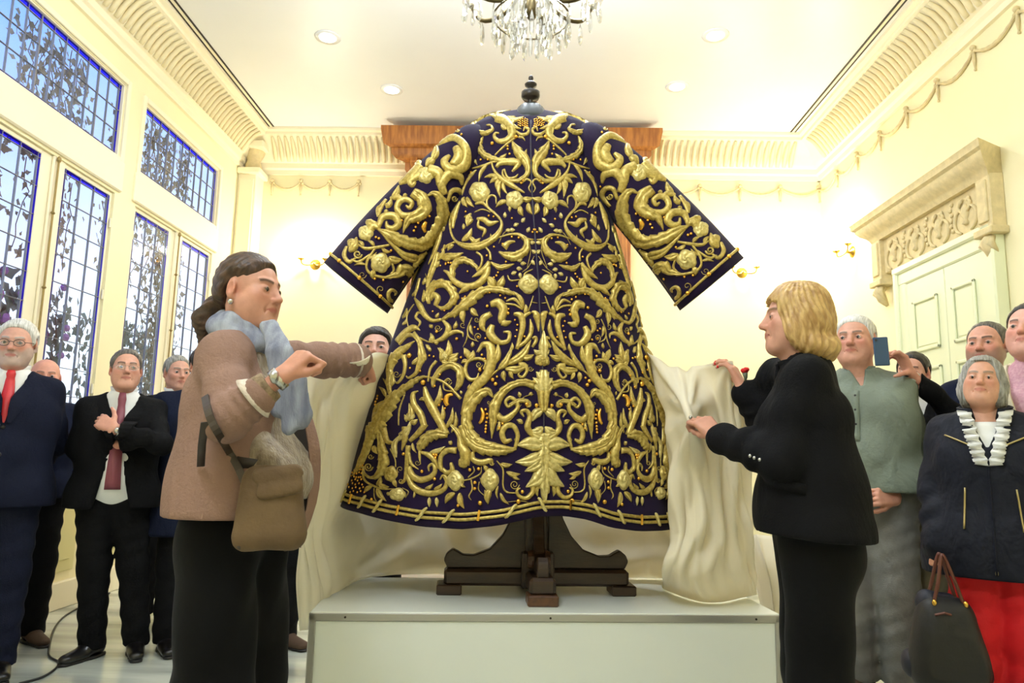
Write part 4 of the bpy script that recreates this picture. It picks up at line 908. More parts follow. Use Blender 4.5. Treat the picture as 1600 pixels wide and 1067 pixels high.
def rotm(yaw=0, pitch=0, roll=0):
    cy, sy, cp, sp, cr, sr = math.cos(yaw), math.sin(yaw), math.cos(pitch), math.sin(pitch), math.cos(roll), math.sin(roll)
    Rz = np.array([[cy, -sy, 0], [sy, cy, 0], [0, 0, 1]]); Rx = np.array([[1, 0, 0], [0, cp, -sp], [0, sp, cp]]); Ry = np.array([[cr, 0, sr], [0, 1, 0], [-sr, 0, cr]])
    return Rz@Rx@Ry
def head_sdf(h, fw=1, jaw=1, nose=1, fat=0, eye=1, neck=None, nr=.055, fem=False, chin=1):
    S = SDF(h); m1 = (-1, 1)
    S.ell((0, .018, .030), (.076*fw, .096, .086), .02)
    S.ell((0, -.028, -.030), (.060*fw, .060, .086), .035)
    for q in m1:
        S.rc((q*.050*fw*jaw, .005, -.050), (q*.018, -.062, -.098), .024, .019, .028)
        S.ell((q*.042*fw, -.056, -.020), (.022, .020, .020), .025)
        S.rc((q*.012, -.083, .024), (q*.043*fw, -.070, .026), .009, .007, .012) if not fem else S.rc((q*.012, -.080, .026), (q*.042*fw, -.068, .028), .006, .005, .014)
    S.ell((0, -.070*chin, -.098), (.020, .015, .014), .02)
    S.ell((0, -.066, -.056), (.030, .024, .030), .022)
    if fat: S.ell((0, -.03, -.100), (.052*fw+.01*fat, .05, .03+.008*fat), .03); [S.ell((q*.045*fw, -.035, -.055), (.024+.006*fat, .032, .035), .03) for q in m1]
    # eyes
    for q in m1:
        S.ell((q*.032*fw, -.094, .002), (.019, .020, .0125), .014, mode='-')
        S.ell((q*.032*fw, -.0705, .002), (.0175, .0145, .0135), .005)
        if eye > .05: S.ell((q*.032*fw, -.090, .001), (.0130, .016, .0031*eye), .0025, mode='-')
    # nose
    S.rc((0, -.080, .018), (0, -.104*(.9+.1*nose), -.026), .0075, .011*nose, .012)
    S.ell((0, -.104*(.9+.1*nose), -.029), (.0125*nose, .012, .010), .008)
    for q in m1: S.ell((q*.0125*nose, -.093, -.033), (.0085, .011, .008), .006)
    for q in m1: S.ell((q*.007, -.098, -.041), (.004, .005, .003), .003, mode='-')
    # mouth
    for q in m1:
        S.rc((q*.022, -.081, -.0585), (q*.004, -.0905, -.0555), .0038, .0052, .006)
        S.rc((q*.019, -.081, -.0655), (0, -.0890, -.0670), .0040, .0062, .006)
    S.rc((-.023, -.0865, -.0610), (.023, -.0865, -.0610), .0016, None, .003, mode='-')
    for q in m1:
        S.rc((q*.0185, -.094, -.034), (q*.034*fw, -.082, -.066), .0030, .0022, .007, mode='-')
        S.rc((q*.020, -.089, -.011), (q*.042*fw, -.082, -.012), .0022, .0016, .006, mode='-')
        S.rc((q*.026, -.081, -.066), (q*.030, -.074, -.082), .0024, .0016, .006, mode='-')
    # ears
    for q in m1:
        R = rotm(q*.35, 0, q*-.12)
        S.ell((q*.079*fw, .016, -.004), (.009, .020, .031), .008, R=R); S.ell((q*.088*fw, .012, -.002), (.007, .011, .019), .006, R=R, mode='-')
        S.ell((q*.078*fw, .008, -.030), (.007, .009, .010), .006)
    if neck is not None: S.rc((0, .020, -.055), neck, nr, nr*1.08, .03); S.rc((0, -.012, -.085), np.array(neck)+A3(0, -.035, .03), nr*.55, nr*.5, .03)
    return S
def head_color(P, skin, lip=(176, 92, 84), brow=None, beard=None, blush=.5, makeup=0):
    c = np.tile(np.array(lin(*skin)[:3]), (len(P), 1)); x, y, z = P.T; ax = np.abs(x)
    def mix(mask, rgb, a): 
        t = np.array(lin(*rgb)[:3]); c[:] = c*(1-(mask*a)[:, None])+t*(mask*a)[:, None]
    g = lambda d, w: np.exp(-(d/w)**2)
    front = (y < -.035)
    mix(g(np.sqrt((ax-.042)**2+(z+.025)**2), .024)*front, (206, 112, 92), blush*.55)
    mix(g(np.sqrt(x**2+(z+.03)**2), .016)*(y < -.085), (206, 112, 92), blush*.5)
    mix(g(np.sqrt((ax-.08)**2+(z+.005)**2+(y-.012)**2), .03)*(ax > .066), (210, 120, 100), .35)
    if beard:
        mk_ = np.clip((-.022-z-.25*np.clip(ax-.02, 0, 1)+.9*np.clip(ax-.045, 0, 1))*60, 0, 1)*np.clip((.03-y)*40, 0, 1)*np.clip((z+.125)*60, 0, 1)*(1-g(np.sqrt((ax-.036)**2+(z+.028)**2), .018))*(1-g(np.sqrt((x/1.6)**2+(z+.028)**2), .013))
        mix(np.clip(mk_, 0, 1), beard[0], beard[1])
    ml = (ax < .025)*(y < -.074)*np.clip(1-np.abs(z+.0612)/.0115, 0, 1)**.5*(np.abs(z+.0612) < (.0112*(1-(ax/.026)**2)))
    mix(ml.astype(float), lip, .8)
    if brow:
        zb_ = .0245+.005*np.sin(np.clip((ax-.012)/.036, 0, 1)*2.4); mix(((ax > .011)*(ax < .050)*(y < -.05)).astype(float)*np.clip(1.5-np.abs(z-zb_)/.0046, 0, 1), brow, .92)
    mix(((ax > .019)*(ax < .046)*(y < -.06)).astype(float)*g(z-(.0055-((ax-.032)/.014)**2*.003), .0016), (40, 26, 22), .7)
    mix(g(np.sqrt(((ax-.032)/1.5)**2+(z-.0015)**2), .0075)*(y < -.06), (120, 70, 58) if not makeup else (70, 45, 42), .4)
    return c
def eyeball(parent, M4, fw, look=(0, 0)):
    for q in (-1, 1):
        m = MB(); m.ball((0, 0, 0), .0128, 20, 14); V = np.array(m.v); d = V/.0128; ctr = unit((look[0], -1, look[1])); a = d@ctr
        col = np.where((a > .95)[:, None], .01, np.where((a > .80)[:, None], np.array([.05, .03, .018]), np.array([.55, .49, .45])))
        P = V+np.array([q*.032*fw, -.0722, .002]); P = P@M4[0].T+M4[1]; mk('eye', P, m.f, m_eye, parent, True, col=col)
def hand_prims(S, wr, d, n, side, curl=(.4, .5, .4), spread=.08, sc=1, thumb=(.5, .6, .35), tcurl=.35, fore=None):
    """wr wrist, d towards fingers, n palm normal, side +1: thumb along cross(d,n)"""
    d = unit(d); n = unit(n-np.dot(n, d)*d); l = np.cross(d, n)*side; wr = np.array(wr, float); K_ = []
    tips = []
    for i, (off, L, Ls) in enumerate(((.030, .088, (.042, .026, .020)), (.010, .092, (.046, .029, .021)), (-.011, .088, (.042, .027, .021)), (-.030, .080, (.033, .021, .018)))):
        off *= sc; kn = wr+d*L*sc+l*off-n*.002
        S.rc(wr+l*off*.55, kn, .0155*sc, .0115*sc, .014)
        dd = unit(d+l*spread*(1.5-i)*.5); p = kn; a = 0; rr = (.0098, .0088, .0078, .0066) if i < 3 else (.0088, .0078, .0070, .0060)
        for j in range(3):
            a += curl[j]*(1+.08*i); v = dd*math.cos(a)+n*math.sin(a); q = p+v*Ls[j]*sc; S.rc(p, q, rr[j]*sc, rr[j+1]*sc, .004); p = q
        tips.append((p, v))
    b = wr+d*.022*sc+l*.024*sc+n*.006*sc; v = unit(d*thumb[0]+l*thumb[1]+n*thumb[2]); p = b+v*.042*sc
    S.rc(wr+d*.01*sc+l*.012*sc, p, .016*sc, .0125*sc, .012)
    for j, L in enumerate((.034, .027)):
        v = unit(v+tcurl*(d*.6-l*.5+n*.2)); q = p+v*L*sc; S.rc(p, q, (.0115, .010)[j]*sc, (.010, .0075)[j]*sc, .005); p = q
    tips.append((p, v))
    if fore is not None: S.rc(wr, fore, .024*sc, .032*sc, .02, flat=(n, 1.25))
    return tips
class Person:
    def __init__(s, label, pxhead, Y, yaw, H=None, lean=0, sway=0, group=None, female=False, w=1.0, deep=1.0, skin=(214, 158, 128), name='person'):
        top = atY(pxhead[0], pxhead[1], Y); s.H = H or top[2]; s.k = s.H/1.75; s.yaw = math.radians(yaw)
        s.R = rotm(s.yaw); s.skin = tuple(.72*a_+.28*b_ for a_, b_ in zip(skin, (208, 178, 164))); k = s.k; s.female = female; s.w = w; s.deep = deep
        ln = lean; s.lean = ln
        # lean: forward shift of the head (m); root placed so the head top lands on the pixel
        hd = s.R@A3(sway, -ln-.02, 0); s.loc = A3(top[0]-hd[0], top[1]-hd[1], 0); s.label = label; s.group = group
        sw = (.168 if not female else .146)*k*w
        F = lambda z: -ln*max(0, (z-.5*s.H)/(s.H*.5))
        G = lambda z: sway*max(0, (z-.5*s.H)/(s.H*.5))
        J = s.J = {}
        for q, nm in ((-1, 'r'), (1, 'l')):
            J['ank'+nm] = A3(q*.085*k, .02, .085*k); J['knee'+nm] = A3(q*.092*k, -.012, .49*k); J['hip'+nm] = A3(q*.088*k, .0, .90*k)
            z = 1.395*k; J['sh'+nm] = A3(q*sw+G(z), .012+F(z), z); z = 1.13*k; J['elb'+nm] = A3(q*(sw+.055)+G(z), .035+F(z), z); J['wr'+nm] = A3(q*(sw+.06), -.035+F(.9*k), .88*k)
        for nm, z in (('pelvis', .94), ('waist', 1.08), ('chest', 1.29), ('neck', 1.475), ('head', 1.634)):
            z *= k; J[nm] = A3(G(z), F(z)+(.01 if nm == 'neck' else -.01 if nm == 'head' else 0), z)
        s.sw = sw; s.body = SDF(.016); s.meshes = []; s.eyes = []; s.late = []; s.hk = k*(.97 if female else 1.0)
    def L(s, P): return (np.asarray(P, float)-s.loc)@s.R
    def Lp(s, x, y, Y): return s.L(atY(x, y, Y))
    def Lv(s, v): return np.asarray(v, float)@s.R
    def head(s, yaw=0, pitch=0, roll=0, color={}, look=(0, 0), h=.0034, **kw):
        Rh = rotm(math.radians(yaw), math.radians(pitch), math.radians(roll))*s.hk; s.Rh = Rh; c = s.J['head']; s.hw = kw.get('fw', 1)
        nb = (s.J['neck']-A3(0, 0, .02)-c)@np.linalg.inv(Rh).T
        S = head_sdf(h, neck=nb, fem=s.female, **kw); P, F = S.mesh(1); col = head_color(P, s.skin, **color)
        s.headsdf = S; s.meshes.append((P@Rh.T+c, F, col)); s.eyes.append((Rh, c, kw.get('fw', 1), look)); s.hc = c
    def HL(s, P): return np.asarray(P, float)@s.Rh.T+s.hc
    def hand(s, wr, d, n, side, h=.0032, **kw):
        S = SDF(h); t = hand_prims(S, wr, d, n, side, sc=s.k*(.92 if s.female else 1.04), **kw); P, F = S.mesh(1)
        c = np.tile(np.array(lin(*s.skin)[:3]), (len(P), 1))*np.array([1, .93, .9]); s.meshes.append((P, F, c)); return t
    def torso(s, S, g, hipg=0, bel=0, k=.07, top=True, bust=0):
        J, q, w, dp = s.J, s.k, s.w, s.deep; ex = A3(1, 0, 0)
        fem = s.female
        def bar(c, hw, r): S.rc(c-ex*hw, c+ex*hw, r, r, k)
        bar(J['pelvis'], (.078 if not fem else .085)*q*w, .108*q*dp+g+hipg); bar(J['waist'], (.075 if not fem else .06)*q*w, .100*q*dp+g)
        bar((J['waist']+J['chest'])/2, (.085 if not fem else .065)*q*w, .104*q*dp+g); bar(J['chest'], (.098 if not fem else .075)*q*w, .106*q*dp+g)
        if top: [S.rc(J['sh'+n_]*1.0+A3(0,0,.004), J['neck']-A3(0,0,.028), .050*q+g*.7, .058*q+g*.5, .05) for n_ in 'rl']; S.rc(J['chest']+A3(0, 0, .05), J['neck']-A3(0, 0, .02), .085*q, .055*q+g*.6, .06)
        if bel: S.ell((J['waist']+J['pelvis'])/2+A3(0, -.05-.02*bel, .04), (.13*q*w, .10+.03*bel, .15), .06)
        if bust:
            for x in (-1, 1): S.ell(J['chest']+A3(x*.075*q, -.085*q*dp, -.02), (.062, .055, .06), .04)
    def arm(s, S, nm, g, r=(.052, .045, .043, .034), k=.03, end=1.0, wr_=None):
        J = s.J; q = s.k; e = J['elb'+nm]; w_ = e+(J['wr'+nm]-e)*end
        wv = wr_ or (.006, 16, 0, 18)
        S.rc(J['sh'+nm], e, r[0]*q+g, r[1]*q+g, k, wr=(wv[0]*.6, wv[1]*.7, wv[2], wv[3])); S.rc(e, w_, r[2]*q+g, r[3]*q+g, k, wr=wv)
    def legs(s, S, g, r=(.088, .064, .064, .046), k=.03, end=1.0, wv=None):
        J, q = s.J, s.k
        for nm in 'rl':
            a = J['knee'+nm]+(J['ank'+nm]-J['knee'+nm])*end
            S.rc(J['hip'+nm], J['knee'+nm], r[0]*q+g, r[1]*q+g, k, wr=(wv[0], wv[1], wv[2], wv[3]) if wv else None); S.rc(J['knee'+nm], a, r[2]*q+g, r[3]*q+g, k, wr=wv)
    def part(s, name, S, m, label=None, smooth=1):
        P, F = S.mesh(smooth); s.late.append((name, P, F, m, label)); return P
    def ppart(s, name, mb, m, label=None, smooth=True): s.late.append((name, mb, None, m, label, smooth))
    def trousers(s, m, g=.012, zw=None, r=(.092, .070, .070, .058), h=.012, wv=(.004, 26, 1, 20), hem=.045, name='trousers', label=None):
        S = SDF(h); J, q = s.J, s.k; ex = A3(1, 0, 0)
        S.rc(J['pelvis']-ex*.075*q*s.w, J['pelvis']+ex*.075*q*s.w, .100*q*s.deep+g, None, .05); S.rc(J['pelvis']-ex*.05*q+A3(0, 0, .07), J['pelvis']+ex*.05*q+A3(0, 0, .07), .098*q*s.deep+g, None, .05)
        S.rc(J['pelvis']-ex*.06*q+A3(0, .03, -.07), J['pelvis']+ex*.06*q+A3(0, .03, -.07), .10*q*s.deep+g*.6, None, .05)
        s.legs(S, g, r, end=1.12, wv=wv); S.cut((0, 0, 1), (0, 0, zw or s.J['waist'][2]-.02)); S.cut((0, 0, -1), (0, 0, hem)); return s.part(name, S, m, label)
    def shoes(s, m, L=.27, yawd=(0, 0), h=.008, name='shoe', ms=None, heel=.012, only='rl'):
        for nm, yd in zip('rl', yawd):
            if nm not in only: continue
            a = s.J['ank'+nm]; R = rotm(math.radians(yd)); S = SDF(h); f = R@A3(0, -1, 0); k = s.k; c = A3(a[0], a[1], 0)
            S.rc(c-f*.045+A3(0, 0, .045), c+f*.02+A3(0, 0, .06), .040*k, .042*k, .02); S.rc(c+f*.02+A3(0, 0, .05), c+f*(L-.11)*k+A3(0, 0, .030), .044*k, .034*k, .03, flat=(A3(0, 0, 1), 1.25))
            S.rc(c+f*.06+A3(0, 0, .032), c+f*(L-.10)*k+A3(0, 0, .028), .046*k, .036*k, .02, flat=(A3(0, 0, 1), 1.6)); S.rc(c-f*.03+A3(0, 0, .07), c-f*.03+A3(0, 0, .11), .036*k, .034*k, .02)
            S.cut((0, 0, -1), (0, 0, .012)); s.part(name, S, m)
            So = SDF(.007); So.rc(c-f*.055, c+f*.0, .040*k, None, .02); So.rc(c, c+f*(L-.095)*k, .044*k, .036*k, .03); So.cut((0, 0, 1), (0, 0, .016)); So.cut((0, 0, -1), (0, 0, .001)); s.part('shoe_sole', So, ms or m_sole)
    def hair_short(s, m, t=.010, line=None, h=.004, fw=None, noise=.0022, name='hair', top=0, bald=False, brush=(1, .3, .2)):
        fw = fw or s.hw; S = SDF(h); S.ell((0, .022, .034), (.079*fw+t*.8, .096+t, .086+t+top), .01); S.rc((0, .055, -.01), (0, .062, -.06), .05+t*.4, .042+t*.3, .03)
        ln = line or [(-.12, .088), (-.075, .082), (-.056, .072), (-.044, .056), (-.036, .022), (-.03, .010), (-.018, -.02), (-.008, -.022), (-.004, .026), (.03, .026), (.034, -.015), (.05, -.06), (.12, -.085)]
        yy, zz = [p[0] for p in ln], [p[1] for p in ln]
        def f(X, Y, Z, V):
            q = np.interp(Y, yy, zz).astype(np.float32); ax = np.abs(X)
            side = np.where(Y < -.03, q, q)
            V = np.maximum(V, (side-Z)*.7)
            V = V+.45*np.clip(.028-(Z-q), 0, .028)*(t/.012)
            V = V+noise*.5*np.sin(170*(X*brush[0]+Y*brush[1]*.6)+40*Z+4*np.sin(50*Y+38*X+20*Z))+noise*.5*np.sin(90*X-110*Y+3*np.sin(70*Z+20*X))
            if bald: V = np.maximum(V, np.minimum(Z-bald, .05-Y*0+ax*0-.0)*1.0)
            return V
        S.fn(f); P, F = S.mesh(1); s.late.append((name, s.HL(P), F, m, None)); return P
    def finish(s):
        V = []; F = []; C = []; n = 0
        # plain under-body so that the figure is one whole body
        S = SDF(.02); s.torso(S, -.02); s.legs(S, -.012)
        for nm in 'rl': s.arm(S, nm, -.010, end=1.0, r=(.05, .042, .04, .03))
        S.rc(s.J['chest'], s.J['neck']+A3(0, 0, .03), .07, .045, .03); P, Q = S.mesh(1); s.meshes.insert(0, (P, Q, np.tile(np.array(lin(*s.skin)[:3]), (len(P), 1))))
        for P, Q, c in s.meshes: V.append(P); F.append(Q+n); C.append(c); n += len(P)
        root = fastmesh('person', np.concatenate(V), np.concatenate(F), m_skin, None, np.concatenate(C)); root.location = s.loc; root.rotation_euler = (0, 0, s.yaw)
        tag(root, s.label, 'person', s.group)
        for Rh, c, fw, look in s.eyes: eyeball(root, (Rh, c), fw, look)
        s.objs = {}
        for it in s.late:
            if it[2] is None:
                o = it[1].build(it[0], it[3], root, smooth=it[5])
            else: o = fastmesh(it[0], it[1], it[2], it[3], root)
            if it[4]: o['label'] = it[4]
            s.objs.setdefault(it[0], o)
        s.root = root; return root
def ribbon(path, wdir, w, t=.004):
    """flat strip along path; wdir per point lateral vectors; thickness t along normal"""
    m = MB(); path = np.array(path, float); n = len(path); wd = np.array(wdir, float)
    if wd.ndim == 1: wd = np.tile(wd, (n, 1))
    ws = w if hasattr(w, '__len__') else [w]*n
    T = np.gradient(path, axis=0)
    for i in range(n):
        l = unit(wd[i]); nn = unit(np.cross(T[i], l))
        for a, b in ((-1, -1), (1, -1), (1, 1), (-1, 1)): m.v.append(tuple(path[i]+l*a*ws[i]/2+nn*b*t/2))
    for i in range(n-1):
        for j in range(4): m.f.append((i*4+j, i*4+(j+1) % 4, (i+1)*4+(j+1) % 4, (i+1)*4+j))
    m.f.append((3, 2, 1, 0)); k = (n-1)*4; m.f.append((k, k+1, k+2, k+3)); return m
def suit(p, mj, hemz, vz, vw=.075, ms=None, mt=None, g=.022, tie=True, h=.010, bel=0, lap=True, wv=(.006, 16, 0, 18), arms='rl', end=.93, shirt=True, openw=0, wamp=.0055, seed=1, tiew=.075, hipg=.0, pocket=True, collar=True, vtop=.0):
    """jacket with V opening, lapels, shirt, collar and tie (front = -Y in local frame)"""
    J, k = p.J, p.k
    S = SDF(h); p.torso(S, g, hipg=hipg, bel=bel)
    ex = A3(1, 0, 0); hz = J['pelvis']*1.0; hz[2] = hemz
    S.rc(hz-ex*.088*k*p.w, hz+ex*.088*k*p.w, .118*k*p.deep+g+hipg, None, .07)
    S.rc((hz+J['pelvis'])/2-ex*.085*k*p.w, (hz+J['pelvis'])/2+ex*.085*k*p.w, .114*k*p.deep+g+hipg, None, .07)
    tz = J['neck'][2]+.03; plain = SDF(h); plain.ops = list(S.ops)
    for nm in arms: p.arm(S, nm, g-.010, end=end, wr_=wv)
    S.fn(wrinkle(wamp, 20, seed, (1, 1, 1.6)))
    S.cut((0, 0, -1), (0, 0, hemz)); nx, ny = J['neck'][0], J['neck'][1]
    S.fn(lambda X, Y, Z, V: np.maximum(V, -np.maximum(np.maximum(np.abs(X-nx*np.clip((Z-vz)/(tz-vz), 0, 1))-vw*np.clip((Z-vz)/(tz-vz), 0, 1.2), vz-Z), Y-(ny-.01)-.0)))
    S.fn(lambda X, Y, Z, V: np.maximum(V, -(np.sqrt((X-nx)**2+(Y-ny)**2)-(.060*k+.5*np.maximum(0, Z-tz+.04)))*1.0-1e3*(Z < tz-.035)))
    if openw: S.fn(lambda X, Y, Z, V: np.maximum(V, -np.maximum(np.maximum(np.abs(X)-openw*np.clip((vz+.03-Z)*3, 0, 1.4), Z-vz), Y-J['waist'][1])))
    p.part('jacket', S, mj)
    if shirt and ms:
        S2 = SDF(.012); p.torso(S2, g-.016, bel=bel); S2.rc(J['neck']-A3(0, 0, .05), J['neck']+A3(0, 0, .035), .064*k, .060*k, .03); S2.cut((0, 0, 1), J['neck']+A3(0, 0, .035)); p.part('shirt', S2, ms)
        fy = lambda x, z, o=0: S2.surf((x, ny-.5, z), (0, 1, 0))+A3(0, -o, 0)
        if collar:
            for q in (-1, 1):
                c = J['neck']+A3(0, 0, .035); pts = [c+A3(q*.066*k*math.sin(a), -.066*k*math.cos(a), .012*(1-math.cos(a))-.012) for a in np.linspace(.08, 2.6, 12)]
                mbb = ribbon(pts, [(.25*q*math.sin(a), -.25*math.cos(a), 1) for a in np.linspace(.08, 2.6, 12)], [.05, .05, .046, .042]+[.04]*8, .006); p.ppart('collar', mbb, ms)
        if tie and mt:
            zs = np.linspace(tz-.012, (vz-.01) if not openw else hemz+.10, 16); pts = [fy(nx*np.clip((z-vz)/(tz-vz), 0, 1), z, .010) for z in zs]; pts[0][1] -= .008; pts[1][1] -= .006
            w_ = [.03, .040, .034]+list(np.linspace(.040, tiew, 13)); p.ppart('necktie', ribbon(pts, (1, 0, 0), w_, .010), mt)
    if lap:
        for q in (-1, 1):
            zs = np.linspace(tz-.055, vz+.0, 12); pts = []
            for z in zs:
                u = np.clip((z-vz)/(tz-vz), 0, 1); x = nx*u+q*(vw*u+.022); o = S.surf((x, ny-.5, z), (0, 1, 0))
                if o is None: continue
                pts.append(o+A3(0, -.008, 0))
            wd = [.03, .04, .05, .062, .072, .078, .07, .062, .052, .04, .03, .014][-len(pts):]; p.ppart('lapel', ribbon(pts, (q, .30, 0), wd, .010), mj, smooth=False)
    p.jsdf = S; return S
# ================================================================== PEOPLE
m_sole = mat('black_rubber_sole', (24, 20, 18), .6)
m_shoe = mat('black_leather', (18, 16, 16), .28)
m_bshoe = mat('brown_suede', (72, 52, 36), .8, bump=.2, bscale=120)
def wool(n, c, sh=0): return mat(n, c, .85, bump=.25, bscale=160, sheen=sh, var=.12, vscale=9, spec=.15, fold=.35)
m_navy = wool('navy_suit_wool', (22, 26, 44)); m_black = wool('black_suit_wool', (13, 13, 15)); m_navy2 = wool('navy_blazer_wool', (20, 26, 46)); m_blz = wool('black_blazer_wool', (15, 15, 18))
m_shirt = mat('white_shirt_cotton', (236, 236, 232), .7, bump=.1, bscale=40); m_red = mat('red_tie_silk', (200, 40, 44), .45, bump=.1, bscale=150)
m_burg = mat('burgundy_tie_silk', (128, 62, 74), .5, bump=.1, bscale=150); m_belt = mat('black_belt', (22, 20, 18), .4); m_steelw = mat('steel', (190, 190, 186), .25, .9)
h_white = hairmat('white_hair', (228, 226, 220), (178, 176, 168)); h_grey = hairmat('grey_hair', (168, 166, 160), (112, 110, 104)); h_salt = hairmat('salt_pepper_hair', (112, 106, 98), (58, 52, 48)); h_dark = hairmat('dark_hair', (48, 40, 36), (26, 22, 20))
h_brown = hairmat('brown_hair', (82, 58, 40), (44, 30, 22), (50, 12, 12)); h_blond = hairmat("blonde_hair", (206, 172, 112), (158, 120, 70), (40, 16, 7))
m_lens = glassmat('spectacle_lens', (.93, .95, .95), .12, .03); m_rim = mat('dark_rim', (46, 34, 30), .3)
def glasses(p, m, rx=.024, rz=.017, r=.0016):
    c = p.HL; n = 22
    for q in (-1, 1):
        pts = [c((q*.033+rx*math.cos(a), -.100+.004*abs(math.cos(a))+.010*max(0, q*math.cos(a)), .000+rz*math.sin(a)*(1 if math.sin(a) > 0 else 1))) for a in np.linspace(0, 6.2832, n)]
        p.ppart('spectacle_rim', MB().tube(pts, r, 5, cap=False), m); 
        mm = MB(); mm.v = [tuple(x) for x in pts[:-1]]; mm.f = [tuple(range(n-1))]; p.ppart('spectacle_lens', mm, m_lens, smooth=False)
        p.ppart('spectacle_arm', MB().tube([c((q*.057, -.088, .004)), c((q*.076, -.06, .006)), c((q*.084, .01, .008)), c((q*.083, .03, -.005))], r, 5), m)
    p.ppart('spectacle_bridge', MB().tube([c((-.010, -.101, .004)), c((0, -.106, .007)), c((.010, -.101, .004))], r, 5), m)
def bob(p, m, t=.014, low=-.12, fz=.055, out=0, h=.0045, part=0, facew=.064, wave=.004):
    S = SDF(h); S.ell((0, .022, .034), (.080+t, .098+t, .088+t), .01); S.ell((0, .028, -.035), (.090+t+out, .090+t*.8, .085), .04)
    for q in (-1, 1): S.ell((q*.070, .005, -.055), (.026+t*.4, .05, .075), .03); S.ell((q*.05, .06, low+.03), (.045+out, .05+out, .04), .03)
    S.ell((0, -.085, -.040), (facew, .085, .125), .012, mode='-'); S.ell((0, -.02, -.15), (.052, .075, .06), .01, mode='-')
    def f(X, Y, Z, V):
        a = np.arctan2(X-part, -(Y-.02)); V = V+wave*.55*np.sin(34*a+7*np.sin(Z*28))+wave*.4*np.sin(70*a+Z*40)+wave*.6*np.sin(Z*60+3*a)*(Z < 0)
        V = np.maximum(V, low-Z+.01*np.sin(9*a)); return np.maximum(V, np.minimum(fz-Z, -.052-Y+.0*X)*.8)
    S.fn(f); P, F = S.mesh(1); p.late.append(('hair', p.HL(P), F, m, None))
def watch(p, wr, d, m1=None):
    d = unit(d); a = unit(np.cross(d, (0.3, .2, 1))); b = np.cross(d, a); pts = [wr+.030*math.cos(t)*a+.026*math.sin(t)*b for t in np.linspace(0, 6.2832, 20)]
    p.ppart('wristwatch', MB().tube(pts, .007, 6, cap=False).ball(wr-A3(0, .028, 0)@np.eye(3), (.016, .008, .016)), m1 or m_steelw)
# ---- far left: white-haired man in navy suit, red tie
p = Person('white-haired bearded man in glasses, navy suit and red tie at the far left', (30, 503), 3.55, 30, w=1.0, deep=1.08, skin=(214, 152, 128))
p.head(-8, 2, 0, dict(brow=(170, 165, 158), beard=((176, 168, 160), .62), blush=.7), fw=1.06, fat=.6, nose=1.15, look=(.1, .05))
p.hair_short(h_white, .011, top=.006); glasses(p, m_rim)
for n_, q_ in (('l', 1), ('r', -1)): p.J['elb'+n_] = p.J['sh'+n_]+A3(q_*.05, .12, -.26); p.J['wr'+n_] = p.J['elb'+n_]+A3(-q_*.12, .06, -.18)
suit(p, m_navy, .80, 1.20, ms=m_shirt, mt=m_red, bel=.4, seed=2); p.trousers(m_navy); p.shoes(m_shoe, yawd=(-8, 10)); p.hand(p.J['wrl'], (-.6, .1, -.6), (0, 1, 0), 1); p.hand(p.J['wrr'], (.6, .1, -.6), (0, 1, 0), -1)
for z in (1.18, 1.05):
    q = p.jsdf.surf((0, -.6, z), (0, 1, 0)); p.ppart('button', MB().lathe([(.011, -.003), (.011, .003)], q, 10, axis=1), m_shoe)
p.finish()
# ---- bald man behind
p = Person('bald man half hidden between the navy suit and the man with folded arms', (74, 561), 4.12, 36, skin=(222, 148, 122))
p.head(0, 0, 0, dict(brow=(130, 100, 84), blush=.9), fw=1.05, fat=.5, h=.004); p.hair_short(h_grey, .004, line=[(-.12, .2), (-.02, .2), (.0, .03), (.03, .03), (.05, -.05), (.12, -.06)], bald=.035)
suit(p, m_navy2, .80, 1.25, ms=m_shirt, lap=True, tie=False, h=.013, seed=3); p.trousers(m_black); p.shoes(m_bshoe, yawd=(10, 20)); p.finish()
# ---- man with folded arms
p = Person('man with folded arms in black suit, burgundy tie and lapel pin before the windows', (200, 547), 3.85, 26, skin=(212, 150, 124), w=1.02, deep=1.05)
p.J['ankl'] = p.L(atZ(210, 1022, 0))+A3(0, 0, .085); p.J['ankr'] = p.L(atZ(140, 1030, 0))+A3(0, .03, .085)
p.J['kneel'] = (p.J['hipl']+p.J['ankl'])/2+A3(0, -.02, .02); p.J['kneer'] = (p.J['hipr']+p.J['ankr'])/2+A3(0, -.02, .02)
p.head(6, -5, 0, dict(brow=(80, 66, 56), blush=.6), fw=1.0, fat=.3, look=(.3, .1)); p.hair_short(h_salt, .010, line=[(-.12, .10), (-.075, .092), (-.056, .080), (-.044, .062), (-.036, .022), (-.03, .010), (-.018, -.012), (-.008, -.016), (-.004, .028), (.03, .028), (.034, -.015), (.05, -.055), (.12, -.07)])
glasses(p, m_steelw, r=.0010)
p.J['elbr'] = p.Lp(122, 700, 3.80); p.J['elbl'] = p.Lp(252, 694, 3.78); wl = p.Lp(176, 670, 3.60); wr_ = p.Lp(212, 690, 3.70); p.J['wrl'] = wl; p.J['wrr'] = wr_
suit(p, m_black, .78, 1.13, ms=m_shirt, mt=m_burg, openw=.075, seed=4, end=.90, vw=.085, wv=(.007, 14, 1, 22), bel=.2)
p.trousers(m_black, zw=p.J['waist'][2]-.03); p.shoes(m_shoe, yawd=(-40, 5))
p.hand(wl, p.Lp(154, 655, 3.62)-wl, (0, .9, -.2), -1, curl=(.55, .7, .5), spread=0, thumb=(.6, .7, -.1), fore=wl+(p.J['elbl']-wl)*.3); watch(p, wl+(p.J['elbl']-wl)*.10, p.J['elbl']-wl)
p.hand(wr_, p.Lp(242, 670, 3.86)-wr_, (0, .9, 0), -1, curl=(.3, .4, .4), spread=0, thumb=(.9, .2, .2), fore=wr_+(p.J['elbr']-wr_)*.3)
